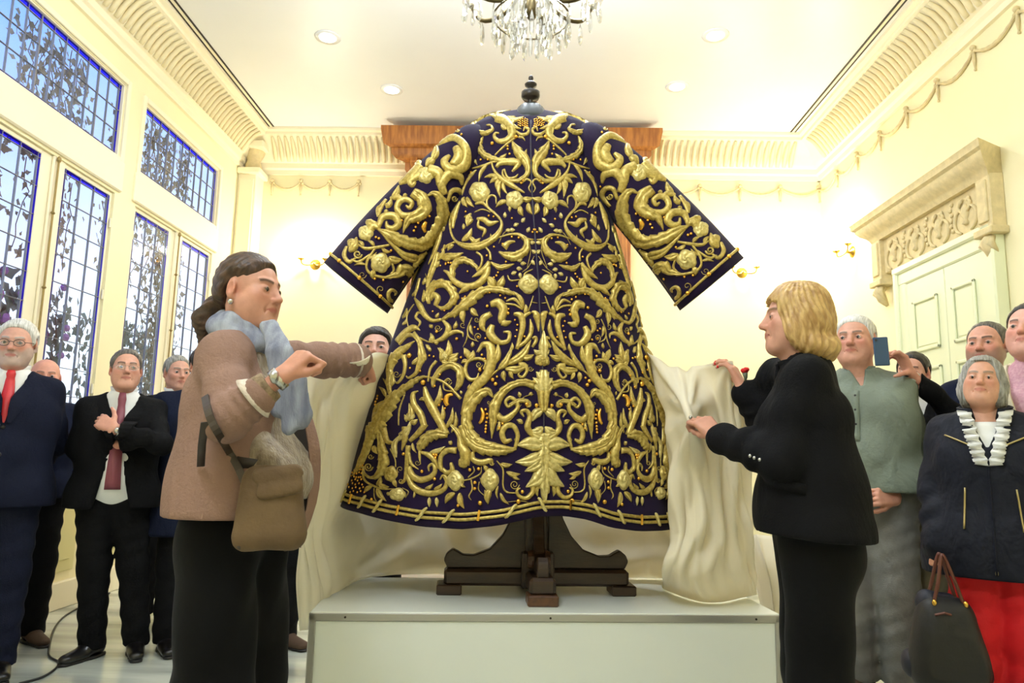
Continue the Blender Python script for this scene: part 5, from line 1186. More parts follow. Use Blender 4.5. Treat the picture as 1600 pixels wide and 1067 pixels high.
b = p.J['pelvis']+A3(0, 0, .095); p.ppart('belt', MB().tube([b+A3(.135*math.sin(a), -.128*math.cos(a), 0) for a in np.linspace(-1.6, 1.6, 20)], .014, 6), m_belt); p.ppart('belt_buckle', MB().box(b-A3(.02, .15, .016), b+A3(.02, -.135, .016)), m_steelw, smooth=False)
q = p.jsdf.surf(p.J['chest']+A3(.085, -.5, .06), (0, 1, 0)); p.ppart('lapel_pin', MB().ball(q, (.008, .004, .011)), m_brass); p.finish()
# ---- grey-haired man behind
p = Person('grey-haired man whose head shows between the folded-arms man and the navy coat', (280, 557), 4.75, 35, skin=(210, 150, 126))
p.head(10, 0, 0, dict(brow=(120, 112, 104)), h=.004); p.hair_short(h_grey, .010); suit(p, m_black, .80, 1.25, ms=m_shirt, lap=False, tie=False, h=.014, seed=5); p.trousers(m_black); p.shoes(m_shoe); p.finish()
# ---- person in long navy jacket behind the woman
p = Person('person in a long navy jacket standing right behind the woman in beige', (324, 543), 4.12, 34, skin=(205, 148, 122), deep=1.1, w=1.18)
p.head(0, 0, 0, dict(brow=(60, 48, 40)), h=.004); p.hair_short(h_dark, .012); S = suit(p, m_navy2, .62, 1.3, lap=False, h=.013, hipg=.01, seed=6, wv=(.005, 14, 0, 15), shirt=False); p.trousers(m_black); p.shoes(m_shoe)
q = p.jsdf.surf(p.Lp(262, 772, 3.2), p.Lv(ray(262, 772)), 1.4)
if q is not None: p.ppart('button', MB().ball(q, .011), m_brass)
p.finish()
# ---- dark-suited person hidden behind the woman's arm
p = Person('person in dark clothes mostly hidden behind the arm of the woman in beige', (452, 548), 4.2, 25, skin=(205, 150, 125))
p.head(0, 0, 0, dict(brow=(50, 40, 34)), h=.0045); p.hair_short(h_dark, .012); suit(p, m_black, .78, 1.2, ms=m_shirt, lap=False, tie=False, h=.014, seed=7); p.trousers(m_black); p.shoes(m_bshoe, yawd=(30, 30)); p.finish()
# ---- dark-haired man behind the sheet
p = Person('dark-haired man peering over the raised sheet left of the robe', (588, 514), 3.62, 8, skin=(216, 158, 136))
p.head(0, -8, 0, dict(brow=(38, 28, 24), blush=.4), fw=1.04, eye=1.1, look=(0, 0)); p.hair_short(h_dark, .014, line=[(-.12, .078), (-.085, .072), (-.058, .060), (-.044, .048), (-.036, .02), (-.03, .01), (-.018, -.02), (-.008, -.022), (-.004, .026), (.03, .026), (.034, -.015), (.05, -.06), (.12, -.085)], top=.006)
suit(p, m_black, .78, 1.2, ms=m_shirt, lap=True, tie=False, h=.014, seed=8); p.trousers(m_black); p.shoes(m_shoe); p.finish()
# ---- grey shirt man (right)
m_sage = mat('sage_grey_linen', (122, 132, 118), .85, bump=.3, bscale=90, fold=.6, var=.15, vscale=8); m_jean = mat('washed_grey_denim', (136, 136, 130), .85, fold=.6, bump=.3, bscale=150, col2=(104, 104, 100), vscale=5)
p = Person('white-haired man in sage grey collarless shirt and grey jeans', (1332, 495), 3.68, -34, skin=(214, 150, 124), w=1.05, deep=1.18, sway=-.04)
p.head(-4, -2, 0, dict(brow=(110, 98, 88), blush=.8), fw=1.10, fat=1.0, jaw=1.1, nose=1.15, eye=.8, look=(-.3, .1), nr=.064); p.hair_short(h_white, .008, top=.004, line=[(-.12, .088), (-.08, .082), (-.056, .072), (-.044, .056), (-.036, .022), (-.03, .010), (-.018, -.02), (-.008, -.022), (-.004, .026), (.03, .026), (.034, -.015), (.05, -.06), (.12, -.085)])
p.J['elbl'] = p.Lp(1438, 715, 3.78); p.J['wrl'] = p.Lp(1398, 778, 3.50); p.J['elbr'] = p.J['shr']+A3(-.06, .05, -.28); p.J['wrr'] = p.J['elbr']+A3(.03, -.12, -.22)
S = suit(p, m_sage, .96, 1.455, vw=.040, lap=False, shirt=False, g=.020, bel=1.0, end=.95, seed=9, wv=(.009, 15, 2, 20), wamp=.006)
p.ppart('shirt_placket', ribbon([p.jsdf.surf((p.J['neck'][0]*.9, -.6, z), (0, 1, 0))+A3(0, -.003, 0) for z in np.linspace(1.445, 1.20, 10)], (1, 0, 0), .035, .004), m_sage)
for z in (1.42, 1.35, 1.28): p.ppart('button', MB().ball(p.jsdf.surf((p.J['neck'][0]*.9, -.6, z), (0, 1, 0))+A3(0, -.005, 0), (.006, .003, .006)), m_shoe)
c = p.J['neck']+A3(0, 0, .02); p.ppart('collar_band', ribbon([c+A3(.074*math.sin(a), -.070*math.cos(a), .008*(1-math.cos(a))-.01) for a in np.linspace(.15, 6.13, 26)], (0, 0, 1), .032, .006), m_sage)
p.trousers(m_jean, zw=1.0, r=(.104, .080, .080, .066), wv=(.0035, 34, 1, 40), hem=.06); p.shoes(m_bshoe, yawd=(-20, -5))
w = p.J['wrl']; p.hand(w, p.Lp(1362, 776, 3.46)-w, p.Lv((0, 1, 0))+A3(0, 0, -.3), 1, curl=(.5, .5, .4), thumb=(.8, .5, .2), fore=w+(p.J['elbl']-w)*.25); p.finish()
# ---- phone person
p = Person('person in black holding up a phone behind the man in the sage shirt', (1424, 552), 4.0, -34, skin=(214, 150, 128))
p.head(-10, 0, 0, dict(brow=(60, 48, 40)), h=.004); p.hair_short(h_dark, .010)
p.J['elbr'] = p.J['shr']+A3(-.05, -.1, -.25); p.J['elbl'] = p.Lp(1500, 655, 3.62); p.J['wrl'] = p.Lp(1422, 584, 3.55); p.J['wrr'] = p.J['elbr']+A3(.1, -.2, 0)
suit(p, m_black, .80, 1.2, ms=m_shirt, lap=False, tie=False, h=.012, seed=10, end=.99, wv=(.006, 12, 0, 15)); m_olive = mat('olive_cotton', (124, 116, 84), .85, fold=.7, bump=.25, bscale=80, var=.2, vscale=7); p.trousers(m_olive, r=(.104, .082, .082, .066), wv=(.008, 26, 1, 22)); p.shoes(m_shoe)
w = p.J['wrl']; p.hand(w, p.Lv((-.45, -.1, .85)), p.Lv((-.85, -.1, -.45)), 1, curl=(.55, .7, .4), spread=.1, thumb=(.1, .25, 1), tcurl=.1, fore=w+(p.J['elbl']-w)*.12)
cf = w+(p.J['elbl']-w)*.07; dd = unit(p.J['elbl']-w); a_ = unit(np.cross(dd, (0, 1, .2))); b_ = np.cross(dd, a_); p.ppart('shirt_cuff', MB().tube([w+dd*.0, w+dd*.035], [.026, .029], 14), m_shirt); p.ppart('watch_strap', MB().tube([w-dd*.028, w-dd*.006], [.026, .028], 12), m_shoe); p.finish()
c = atY(1377, 549, 3.50); ph = empty('phone', tuple(c), math.radians(-8)); ph.rotation_euler = (0, math.radians(-2), math.radians(-14)); tag(ph, 'dark blue phone held up beside the white-haired man', 'phone')
m_ph = mat('blue_phone_shell', (58, 84, 116), .25, .3); MB().box((-.033, -.004, -.070), (.033, .004, .070)).build('shell', m_ph, ph, bevel=.004); MB().box((-.030, .004, -.066), (.030, .0052, .066)).build('screen', mat('phone_screen', (18, 20, 26), .1), ph); MB().lathe([(.006, -.0055), (.006, -.004)], (-.02, 0, .055), 10, axis=1).build('camera_lens', m_shoe, ph)
# ---- bearded man at the back right
m_cream = mat('cream_jacket_cotton', (214, 206, 178), .8, bump=.2, bscale=80); m_pink = mat('pink_check_shirt', (204, 160, 170), .75, bump=.1, bscale=80, col2=(186, 134, 150), vscale=90)
p = Person('man with short greying beard standing in front of the white door', (1538, 503), 3.62, -42, skin=(214, 148, 124))
p.head(-8, -3, 0, dict(brow=(80, 66, 58), beard=((120, 108, 98), .6), blush=.7), fw=1.06, fat=.4, eye=.8); p.hair_short(h_salt, .004, line=[(-.12, .115), (-.07, .105), (-.052, .09), (-.042, .06), (-.036, .025), (-.03, .012), (-.018, -.03), (-.008, -.03), (-.004, .026), (.03, .026), (.034, -.015), (.05, -.05), (.12, -.06)])
suit(p, m_navy2, .80, 1.22, ms=m_shirt, tie=False, h=.014, seed=11); p.trousers(mat('dark_blue_denim', (38, 52, 84), .85, bump=.2, bscale=120)); p.shoes(m_shoe); p.finish()
# ---- pink shirt man at the far right
p = Person('man in pink shirt and cream jacket cut off by the right edge', (1606, 474), 3.25, -46, skin=(222, 158, 140), w=1.05, deep=1.1)
p.head(-8, -7, 0, dict(brow=(90, 70, 60), blush=.8), fw=1.1, fat=.9); p.hair_short(h_dark, .008)
suit(p, m_cream, .80, 1.0, vw=.10, ms=m_pink, tie=False, seed=12, bel=.6); p.trousers(m_black); p.shoes(m_shoe); p.finish()
# ---- woman with red trousers (right)
m_njk = mat('navy_field_jacket', (18, 21, 34), .7, bump=.3, bscale=30, spec=.25, fold=.5, fscale=9); m_redt = mat('red_corduroy', (216, 8, 20), .75, bump=.3, bscale=40, var=.2, vscale=5, fold=.4); m_zip = mat('zip_brass', (176, 160, 110), .35, .8)
p = Person('grey-haired woman in navy jacket, white ruffled collar and red trousers', (1532, 557), 3.05, -32, female=True, skin=(214, 152, 122), w=1.12, deep=1.12)
p.head(-4, -8, 4, dict(brow=(140, 124, 110), lip=(190, 110, 100), blush=.6), fw=1.02, eye=0, fat=.5, look=(-.2, -.3)); bob(p, h_grey, .011, -.125, fz=.088, part=-.015, facew=.066)
p.J['wrr'] = p.Lp(1462, 852, 3.08); p.J['elbr'] = (p.J['shr']+p.J['wrr'])/2+A3(-.03, .05, 0); p.J['elbl'] = p.J['shl']+A3(.06, .04, -.28); p.J['wrl'] = p.J['elbl']+A3(.02, -.05, -.24)
S = suit(p, m_njk, .66, 1.16, vw=.075, lap=False, shirt=False, g=.03, seed=13, wamp=.006, hipg=.02, wv=(.008, 16, 0, 20), end=.96)
S2 = SDF(.01); p.torso(S2, .008); S2.cut((0, 0, 1), (0, 0, p.J['neck'][2]-.03)); p.part('blouse', S2, m_shirt)
for q in (-1, 1):
    pts = []; 
    for i, z in enumerate(np.linspace(p.J['neck'][2]+.015, 1.10, 60)):
        u = (z-1.10)/(p.J['neck'][2]+.015-1.10); x = q*(.012+.055*u)
        o = S.surf((x+q*.016, -.6, z), (0, 1, 0)) if z < p.J['neck'][2]-.06 else A3(x+q*.012, p.J['neck'][1]-.085+.03*max(0, u-.8)*5, z); pts.append(o+A3(-q*.006, -.012+.007*math.sin(i*.75+1), 0))
    p.ppart('ruffle', ribbon(pts, [(q, .45*math.sin(i*.75), .12*math.cos(i*.75)) for i in range(60)], [.050+.006*math.sin(i*.75) for i in range(60)], .003), m_shirt)
    c0 = A3(q*.05, 0, 1.215); zp = [S.surf((q*(.03+.115*t), -.6, 1.165+.055*t), (0, 1, 0))+A3(0, -.005, 0) for t in np.linspace(0, 1, 10)]; p.ppart('yoke_zip', MB().tube(zp, .004, 5), m_zip)
    zp = [S.surf((q*(.085+.012*t), -.6, 1.01-.16*t), (0, 1, 0))+A3(0, -.004, 0) for t in np.linspace(0, 1, 8)]; p.ppart('pocket_zip', MB().tube(zp, .004, 5), m_zip)
    p.ppart('collar', ribbon([A3(p.J['neck'][0]+q*.085*math.sin(a), p.J['neck'][1]-.075*math.cos(a), p.J['neck'][2]-.005+.015*(1-math.cos(a))) for a in np.linspace(.5, 2.9, 14)], [(.5*q*math.sin(a), -.5*math.cos(a), 1) for a in np.linspace(.5, 2.9, 14)], .055, .010), m_njk)
p.ppart('front_zip', MB().tube([S.surf((0, -.6, z), (0, 1, 0))+A3(0, -.003, 0) for z in np.linspace(1.12, .68, 24)], .004, 5), m_njk); p.ppart('zip_pull', MB().ball(S.surf((.0, -.6, .69), (0, 1, 0)), (.006, .006, .012)), m_zip)
p.ppart('necklace', MB().tube(catmull([A3(-.05, p.J['neck'][1]-.065, 1.36*p.k), A3(-.02, p.J['neck'][1]-.105, 1.315*p.k), A3(0, p.J['neck'][1]-.112, 1.30*p.k), A3(.02, p.J['neck'][1]-.105, 1.315*p.k), A3(.05, p.J['neck'][1]-.065, 1.36*p.k)], 16), .0018, 5), m_brass)
p.trousers(m_redt, zw=.95, r=(.108, .086, .086, .086), wv=(.005, 22, 1, 18)); p.shoes(m_shoe)
w = p.J['wrr']; p.hand(w, (.02, -.15, -1), p.Lv((.5, .2, 0)), -1, curl=(.9, .9, .6), thumb=(.8, .2, .5), fore=w+(p.J['elbr']-w)*.2); p.finish()
# handbag of the woman in red trousers
hb = atY(1470, 868, 3.0); bag = empty('tote_bag', tuple(hb), math.radians(-10)); bag.scale = (.82, 1, 1); tag(bag, 'black tote bag with brown handles hanging beside the red trousers', 'bag')
m_bag = mat('black_nylon', (26, 25, 26), .6, bump=.2, bscale=30); m_bagb = mat('navy_nylon', (24, 28, 44), .6, bump=.2, bscale=30); m_str = mat('brown_leather', (96, 50, 36), .45)
S = SDF(.009)
for i in range(9): q = i/8; S.rc((-.055-.035*q, 0, -.21-.24*q), (.055+.045*q, 0, -.21-.24*q), .050+.012*q, None, .06)
S.fn(wrinkle(.003, 30, 5)); P, F = S.mesh(1); fastmesh('bag_body', P, F, m_bag, bag)
S = SDF(.010); S.rc((-.06, .03, -.19), (.03, .04, -.20), .05, None, .03); S.rc((-.14, .03, -.42), (-.05, .05, -.40), .055, None, .05); S.rc((.10, .05, -.28), (.16, .05, -.45), .04, .05, .04); S.fn(wrinkle(.006, 26, 6)); P, F = S.mesh(1); fastmesh('side_gusset', P, F, m_bagb, bag)
for y in (-.035, .035):
    H_ = MB().tube(catmull([(-.06, y, -.18), (-.03, y*.9, -.09), (-.008, y*.5, -.005), (.008, y*.5, -.005), (.04, y*.9, -.09), (.075, y, -.19)], 22), .008, 6).build('handle', m_str, bag, smooth=True)
    for x in (-.06, .075): MB().ball((x, y*1.3, -.175), (.012, .008, .014)).build('buckle', m_brass, H_, smooth=True)
MB().tube([(-.07, -.066, -.215), (-.03, -.07, -.205), (.0, -.068, -.212)], .005, 5).build('zip', m_str, bag)
# ---- woman in beige (left)
m_coat = mat('rose_beige_wool', (146, 116, 102), .9, bump=.35, bscale=120, spec=.2, var=.10, vscale=10, fold=.45, fscale=7); m_lining = mat('dark_lining', (46, 38, 34), .6); m_velv = mat('black_velvet', (11, 11, 12), .8, sheen=.03, spec=.12, bump=.1, bscale=40)
m_fur = mat('grey_brown_fur', (168, 152, 128), .9, col2=(120, 102, 82), vscale=14, stretch=(3, 3, .6), bump=.8, bscale=60, sheen=.4); m_scarf = mat('blue_grey_scarf', (168, 174, 186), .85, bump=.3, bscale=60, col2=(108, 112, 132), vscale=5, stretch=(5, 5, 1.2)); m_lace = mat('cream_lace', (214, 200, 184), .9, bump=.6, bscale=90); m_knit = mat('speckled_knit', (150, 128, 98), .9, col2=(104, 86, 64), vscale=60, bump=.6, bscale=90)
p = Person('woman in rose beige coat and grey scarf pulling the sheet at the left', (400, 399), 2.08, 80, female=True, skin=(200, 138, 112), lean=-.03, deep=1.0)
p.head(-6, 2, 0, dict(brow=(70, 48, 36), lip=(176, 92, 84), blush=.45, makeup=1), fw=.98, eye=.6, fat=.15, look=(0, -.1), h=.003)
S = SDF(.0042); S.ell((0, .022, .034), (.086, .106, .096), .01); S.ell((0, .045, -.02), (.078, .072, .07), .04)
_ln = [(-.12, .092), (-.085, .082), (-.066, .062), (-.05, .038), (-.03, .030), (.02, .027), (.036, .0), (.05, -.045), (.12, -.07)]
S.fn(lambda X, Y, Z, V: np.maximum(V+.0016*np.sin(170*Z+60*Y+8*np.sin(30*Y))+.42*np.clip(.03-(Z-np.interp(Y, [q[0] for q in _ln], [q[1] for q in _ln]).astype(np.float32)), 0, .03), (np.interp(Y, [q[0] for q in _ln], [q[1] for q in _ln]).astype(np.float32)-Z)*.7))
S.rc((0, .10, -.03), (0, .135, -.045), .022, .026, .015); S.rc((0, .135, -.045), (0, .168, -.09), .030, .036, .02); S.rc((0, .168, -.09), (0, .165, -.18), .036, .010, .02)
S.fn(lambda X, Y, Z, V: V+.002*np.sin(160*X+90*Y+20*np.sin(20*Z))*(Y > .12)); P, F = S.mesh(1); p.late.append(('hair', p.HL(P), F, h_brown, None))
p.ppart('hair_tie', MB().tube([p.HL((.024*math.cos(a), .112+.006*math.sin(a), -.034+.024*math.sin(a))) for a in np.linspace(0, 6.283, 16)], .006, 5, cap=False), m_shoe)
for q in (-1, 1): p.ppart('earring', MB().ball(p.HL((q*.084, .006, -.048)), .0085, 8, 6), m_steelw)
p.J['shr'] = p.Lp(352, 560, 1.94); p.J['elbr'] = p.Lp(352, 656, 1.79); p.J['wrr'] = p.Lp(440, 588, 1.80); p.J['shl'] = p.Lp(428, 560, 2.28); p.J['elbl'] = p.Lp(502, 562, 2.36); p.J['wrl'] = p.Lp(570, 563, 2.46)
hemz = .93
S = SDF(.008); p.torso(S, .018, hipg=.01, bust=1); c = p.L(atY(386, 798, 2.06)); c[2] = hemz; ly = A3(1, 0, 0)
S.rc(c-ly*.09+A3(0, .01, .0), c+ly*.09+A3(0, .01, 0), .140, None, .08); S.rc(c-ly*.08+A3(0, .03, .10), c+ly*.08+A3(0, .03, .10), .122, None, .08)
for nm, e in (('r', .50), ('l', .78)): p.arm(S, nm, .012, end=e, r=(.054, .048, .046, .042), wr_=(.006, 21, 0, 30))
S.fn(wrinkle(.007, 17, 3, (1, 1, .5))); S.cut((0, 0, -1), (0, 0, hemz)); nk = p.J['neck']
S.fn(lambda X, Y, Z, V: np.maximum(V, -np.maximum(np.maximum(np.abs(X+.01)-(.055+.02*np.clip((1.25-Z)*4, 0, 1.5)), Y+.05-.0*Z-p.lean*-.2), hemz-.3-Z)))   # open front
S.fn(lambda X, Y, Z, V: np.maximum(V, -(np.sqrt((X-nk[0])**2+(Y-nk[1])**2)-.064)-1e3*(Z < nk[2]-.02))); p.part('coat', S, m_coat); coat = S
S = SDF(.008); p.torso(S, .008, bust=1); cf = c+A3(0, -.035, .1); S.rc(cf-ly*.05, cf+ly*.05, .125, None, .06); S.fn(wrinkle(.006, 60, 8, (1, 1, .3))); S.cut((0, 0, -1), (0, 0, .97)); S.cut((0, 0, 1), (0, 0, nk[2]-.03)); p.part('fur_waistcoat', S, m_fur)
# cuffs: lace + knit, then skin, watch and hands
for nm, e0, e1, e2 in (('r', .48, .60, .80), ('l', .76, .88, 1.02)):
    e, w = p.J['elb'+nm], p.J['wr'+nm]; f = lambda t: e+(w-e)*t
    p.ppart('lace_cuff', MB().tube([f(e0), f((e0+e1)/2), f(e1)], [.061, .054, .048], 18), m_lace); p.ppart('knit_cuff', MB().tube([f(e1-.01), f((e1+e2)/2), f(e2)], [.045, .042, .039], 18), m_knit)
e, w = p.J['elbr'], p.J['wrr']; p.hand(w, p.Lp(476, 556, 1.82)-w, p.Lv((.3, .6, -.6)), -1, curl=(1.15, 1.3, .9), thumb=(.7, .35, .35), tcurl=1.0, fore=w+(e-w)*.35)
d_ = unit(e-w); p.ppart('wristwatch', MB().tube([w+d_*.0, w+d_*.020], [.030, .031], 16).ball(w+d_*.008+p.Lv((0, -.031, 0)), (.018, .010, .018)), m_steelw)
e, w = p.J['elbl'], p.J['wrl']; p.hand(w, p.Lp(582, 590, 2.52)-w, p.Lv((-.6, .3, -.6)), 1, curl=(1.2, 1.3, .9), thumb=(.7, .4, .6), fore=w+(e-w)*.3)
# scarf: loop and tails
S = SDF(.006); n0 = nk
for kx, (rx, dz_, rr_) in enumerate(((.060, .052, .016), (.072, .030, .018), (.080, .006, .019), (.070, .018, .020))):
    ring = [n0+A3(rx*math.sin(a), -rx*1.12*math.cos(a)-.004, dz_-.030*math.cos(a)+.006*math.sin(3*a+kx)) for a in np.linspace(0, 6.2832, 19)]
    for a, b in zip(ring[:-1], ring[1:]): S.rc(a, b, rr_, rr_, .010)
S.fn(wrinkle(.004, 70, 4)); p.part('scarf_loop', S, m_scarf)
S = SDF(.006)
for x0, x1, x2, x3, yb_ in ((412, 424, 432, 436, 640), (420, 434, 446, 452, 668), (426, 444, 460, 470, 660), (430, 450, 466, 476, 646)):
    tp = [p.Lp(x0, 508, 2.0), p.Lp(x1, 550, 1.95), p.Lp(x2, 595, 1.94), p.Lp(x3, yb_, 1.95)]
    for i, rr_ in zip(range(3), (.012, .015, .018)): S.rc(tp[i], tp[i+1], rr_, rr_+.003, .012, flat=(p.Lv((0, 1, 0)), 1.7))
S.fn(wrinkle(.004, 60, 9, (1, 1, .2))); p.part('scarf_tail', S, m_scarf)
# hanging coat front with dark lining, pocket, belt strap
def sheet_part(p, name, rows, m, nu=10, nv=14, fold=.006):
    G = np.array([[p.Lp(*q) for q in r] for r in rows]); A = np.array([catmull(G[:, j], nv) for j in range(G.shape[1])]); B = np.array([catmull(A[:, i], nu) for i in range(nv)])
    mm = MB(); V = B.reshape(-1, 3); mm.v = [tuple(v) for v in V]+[tuple(v+A3(.005, .005, 0)) for v in V]; n = nu*nv
    for i in range(nv-1):
        for j in range(nu-1): q = (i*nu+j, i*nu+j+1, (i+1)*nu+j+1, (i+1)*nu+j); mm.f.append(q); mm.f.append(tuple(n+k for k in q[::-1]))
    bd = [j for j in range(nu)]+[i*nu+nu-1 for i in range(1, nv)]+[(nv-1)*nu+j for j in range(nu-2, -1, -1)]+[i*nu for i in range(nv-2, 0, -1)]
    for a, b in zip(bd, bd[1:]+bd[:1]): mm.f.append((a, b, n+b, n+a))
    p.ppart(name, mm, m)
sheet_part(p, 'coat_lining', [[(440, 600, 2.12), (466, 620, 2.16)], [(448, 700, 2.06), (488, 690, 2.14)], [(448, 770, 2.06), (500, 745, 2.14)], [(440, 830, 2.06), (486, 800, 2.14)], [(445, 862, 2.06), (462, 855, 2.14)]], m_lining)
sheet_part(p, 'coat_front_edge', [[(462, 600, 2.13), (470, 600, 2.15)], [(476, 660, 2.10), (492, 665, 2.12)], [(484, 720, 2.09), (501, 712, 2.12)], [(480, 790, 2.09), (496, 780, 2.12)], [(460, 850, 2.09), (470, 856, 2.12)]], m_coat)
q0 = coat.surf(p.Lp(322, 660, 1.5), p.Lv(ray(322, 660)), 1.0); q1 = coat.surf(p.Lp(316, 728, 1.5), p.Lv(ray(316, 728)), 1.0)
if q0 is not None and q1 is not None: p.ppart('strap_end', ribbon([q0+p.Lv((0, -.006, 0)), (q0+q1)/2+p.Lv((0, -.012, 0)), q1+p.Lv((0, -.008, 0))], p.Lv((1, 0, .1)), .020, .004), m_lining)
q0 = coat.surf(p.Lp(372, 722, 1.5), p.Lv(ray(372, 722)), 1.0); q1 = coat.surf(p.Lp(405, 727, 1.5), p.Lv(ray(405, 727)), 1.0)
if q0 is not None and q1 is not None: p.ppart('pocket_flap', ribbon([q0+p.Lv((0, -.006, 0)), q1+p.Lv((0, -.006, 0))], A3(0, 0, 1), .03, .006), m_lining)
p.J['hipr'] += A3(0, .0, 0); p.trousers(m_velv, zw=.98, r=(.092, .094, .094, .104), wv=(.006, 7, 1, 40), hem=.02, g=.012, h=.011); p.shoes(m_shoe)
p.finish(); LWP = p
# her shoulder bag
bc = atY(424, 790, 1.86); sb = empty('shoulder_bag', tuple(bc), math.radians(12)); tag(sb, 'brown suede flap bag hanging at the hip of the woman in beige', 'bag')
m_sue = mat('brown_suede_bag', (110, 88, 60), .85, bump=.3, bscale=60, col2=(88, 68, 46), vscale=6); m_sued = mat('dark_brown_leather', (56, 44, 34), .5)
S = SDF(.007)
for i in range(9): q = i/8; S.rc((-.042-.012*q, 0, .07-.145*q), (.040+.014*q, 0, .07-.145*q), .030+.006*q, None, .012)
S.fn(wrinkle(.003, 40, 2)); P, F = S.mesh(1); B_ = fastmesh('bag_body', P, F, m_sue, sb)
S = SDF(.006); S.rc((-.028, -.030, .075), (.055, -.030, .085), .022, None, .015, flat=(A3(0, 1, 0), 1.8)); S.rc((-.015, -.036, .035), (.060, -.036, .050), .020, None, .015, flat=(A3(0, 1, 0), 2)); P, F = S.mesh(1); fastmesh('bag_flap', P, F, m_sue, sb)
MB().box((-.075, -.030, -.105), (-.045, .030, -.07)).build('corner_patch', m_sued, sb, bevel=.008)
def wl(x, y, Y): return tuple((rotm(-sb.rotation_euler.z)@(atY(x, y, Y)-bc)))
_sp = []
for x, y in ((386, 752), (372, 728), (358, 704), (344, 680), (332, 658), (326, 640), (322, 620)):
    q = coat.surf(LWP.Lp(x, y, 1.4), LWP.Lv(ray(x, y)), 1.2)
    _sp.append(rotm(-sb.rotation_euler.z)@((LWP.R@q+LWP.loc if q is not None else atY(x, y, 1.9))-bc)+A3(0, -.010, 0))
_sp[0][1] = min(_sp[0][1], -.01); ribbon(catmull(_sp, 24), (1, 0, .7), .018, .006).build('strap', m_sued, sb)
# ---- woman in black (right)
p = Person('blonde woman in black blazer gathering the sheet at the right', (1231, 447), 2.32, -104, female=True, skin=(206, 146, 122), lean=.03, deep=1.05, w=1.05)
p.head(4, -2, 0, dict(brow=(120, 90, 62), lip=(170, 96, 90), blush=.5, makeup=1), fw=.97, eye=.6, fat=.2, look=(0, -.1), h=.003)
S = SDF(.0045); S.ell((0, .018, .036), (.098, .112, .102), .01); S.ell((0, .045, -.03), (.104, .085, .085), .05)
for q in (-1, 1): S.ell((q*.080, .015, -.045), (.032, .050, .075), .03); S.ell((q*.055, .085, -.105), (.050, .052, .042), .02); S.ell((q*.085, .045, -.10), (.034, .042, .038), .02)
S.ell((0, .11, -.10), (.06, .042, .045), .02)
S.ell((0, -.092, -.045), (.074, .074, .112), .012, mode='-'); S.ell((0, -.03, -.16), (.052, .075, .06), .01, mode='-')
S.fn(lambda X, Y, Z, V: np.maximum(V+.0030*np.sin(30*np.arctan2(X, -(Y-.01))+6*np.sin(20*Z))+.0022*np.sin(45*Z+40*Y+3*np.sin(20*X)), np.minimum(.052-Z, -.066-Y)*.8)); S.fn(wrinkle(.003, 40, 21)); P, F = S.mesh(2); p.late.append(('hair', p.HL(P), F, h_blond, None))
p.ppart('earring', MB().ball(p.HL((.088, -.02, -.05)), .007), m_steelw)
p.J['shl'] = p.Lp(1256, 588, 2.18); p.J['elbl'] = p.Lp(1222, 720, 2.16); p.J['wrl'] = p.Lp(1122, 682, 2.36); p.J['shr'] = p.Lp(1214, 592, 2.50); p.J['elbr'] = p.Lp(1202, 668, 2.58); p.J['wrr'] = p.Lp(1160, 606, 2.57)
hemz = .885; nk = p.J['neck']
S = SDF(.008); p.torso(S, .018, hipg=.015, bust=1); c = p.L(atY(1268, 830, 2.32)); c[2] = hemz; ly = A3(1, 0, 0)
S.rc(c-ly*.08, c+ly*.08, .150, None, .08); S.rc(c-ly*.07+A3(0, .0, .12), c+ly*.07+A3(0, .0, .12), .132, None, .08)
for nm, e in (('r', .80), ('l', .92)): p.arm(S, nm, .014, end=e, r=(.056, .045, .044, .038), wr_=(.005, 19, 1, 28))
S.fn(wrinkle(.009, 18, 14, (1, 1, .7))); S.fn(lambda X, Y, Z, V: np.maximum(V, hemz+.25*(-.02-Y)*.25-Z)); S.fn(lambda X, Y, Z, V: np.maximum(V, -(np.sqrt((X-nk[0])**2+(Y-nk[1])**2)-.062)-1e3*(Z < nk[2]-.01)))
S.fn(lambda X, Y, Z, V: np.maximum(V, -np.maximum(np.maximum(np.abs(X-nk[0])-.05*np.clip((Z-1.2)*4, 0, 1), 1.2-Z), Y-nk[1]))); p.part('blazer', S, m_blz); bl = S
S = SDF(.011); p.torso(S, .006); S.cut((0, 0, 1), (0, 0, nk[2]-.04)); p.part('blouse', S, m_black)
p.ppart('blazer_collar', ribbon([nk+A3(.074*math.sin(a), -.078*math.cos(a)-.004, -.012+.012*(1-math.cos(a))) for a in np.linspace(.5, 5.78, 26)], [(.45*math.sin(a), -.45*math.cos(a), 1) for a in np.linspace(.5, 5.78, 26)], .046, .008), m_blz)
qa = [bl.surf(p.Lp(x, y, 1.7), p.Lv(ray(x, y)), 1.0) for x, y in ((1208, 752), (1232, 760), (1258, 765))]
if all(q is not None for q in qa): qa = [q+p.Lv((0, -.006, 0)) for q in qa]; p.ppart('pocket_flap', ribbon(qa, A3(0, 0, 1), .03, .006), m_blz)
e, w = p.J['elbl'], p.J['wrl']; p.hand(w, p.Lp(1078, 640, 2.44)-w, p.Lv((-.15, .9, -.2)), 1, curl=(.55, .9, .7), thumb=(.9, .2, .5), fore=w+(e-w)*.3, h=.003)
d_ = unit(e-w); 
for t in (.030, .048, .066):
    q = bl.surf(w+d_*(t+.02)+p.Lv((.02, -.2, -.045)), p.Lv((0, 1, 0)), .5)
    if q is not None: p.ppart('cuff_button', MB().ball(q, .006), m_steelw)
e, w = p.J['elbr'], p.J['wrr']; tips = p.hand(w, p.Lp(1140, 568, 2.60)-w, p.Lv((-.7, .5, -.3)), -1, curl=(.3, .6, .5), thumb=(.8, .4, .4), fore=w+(e-w)*.45, h=.003)
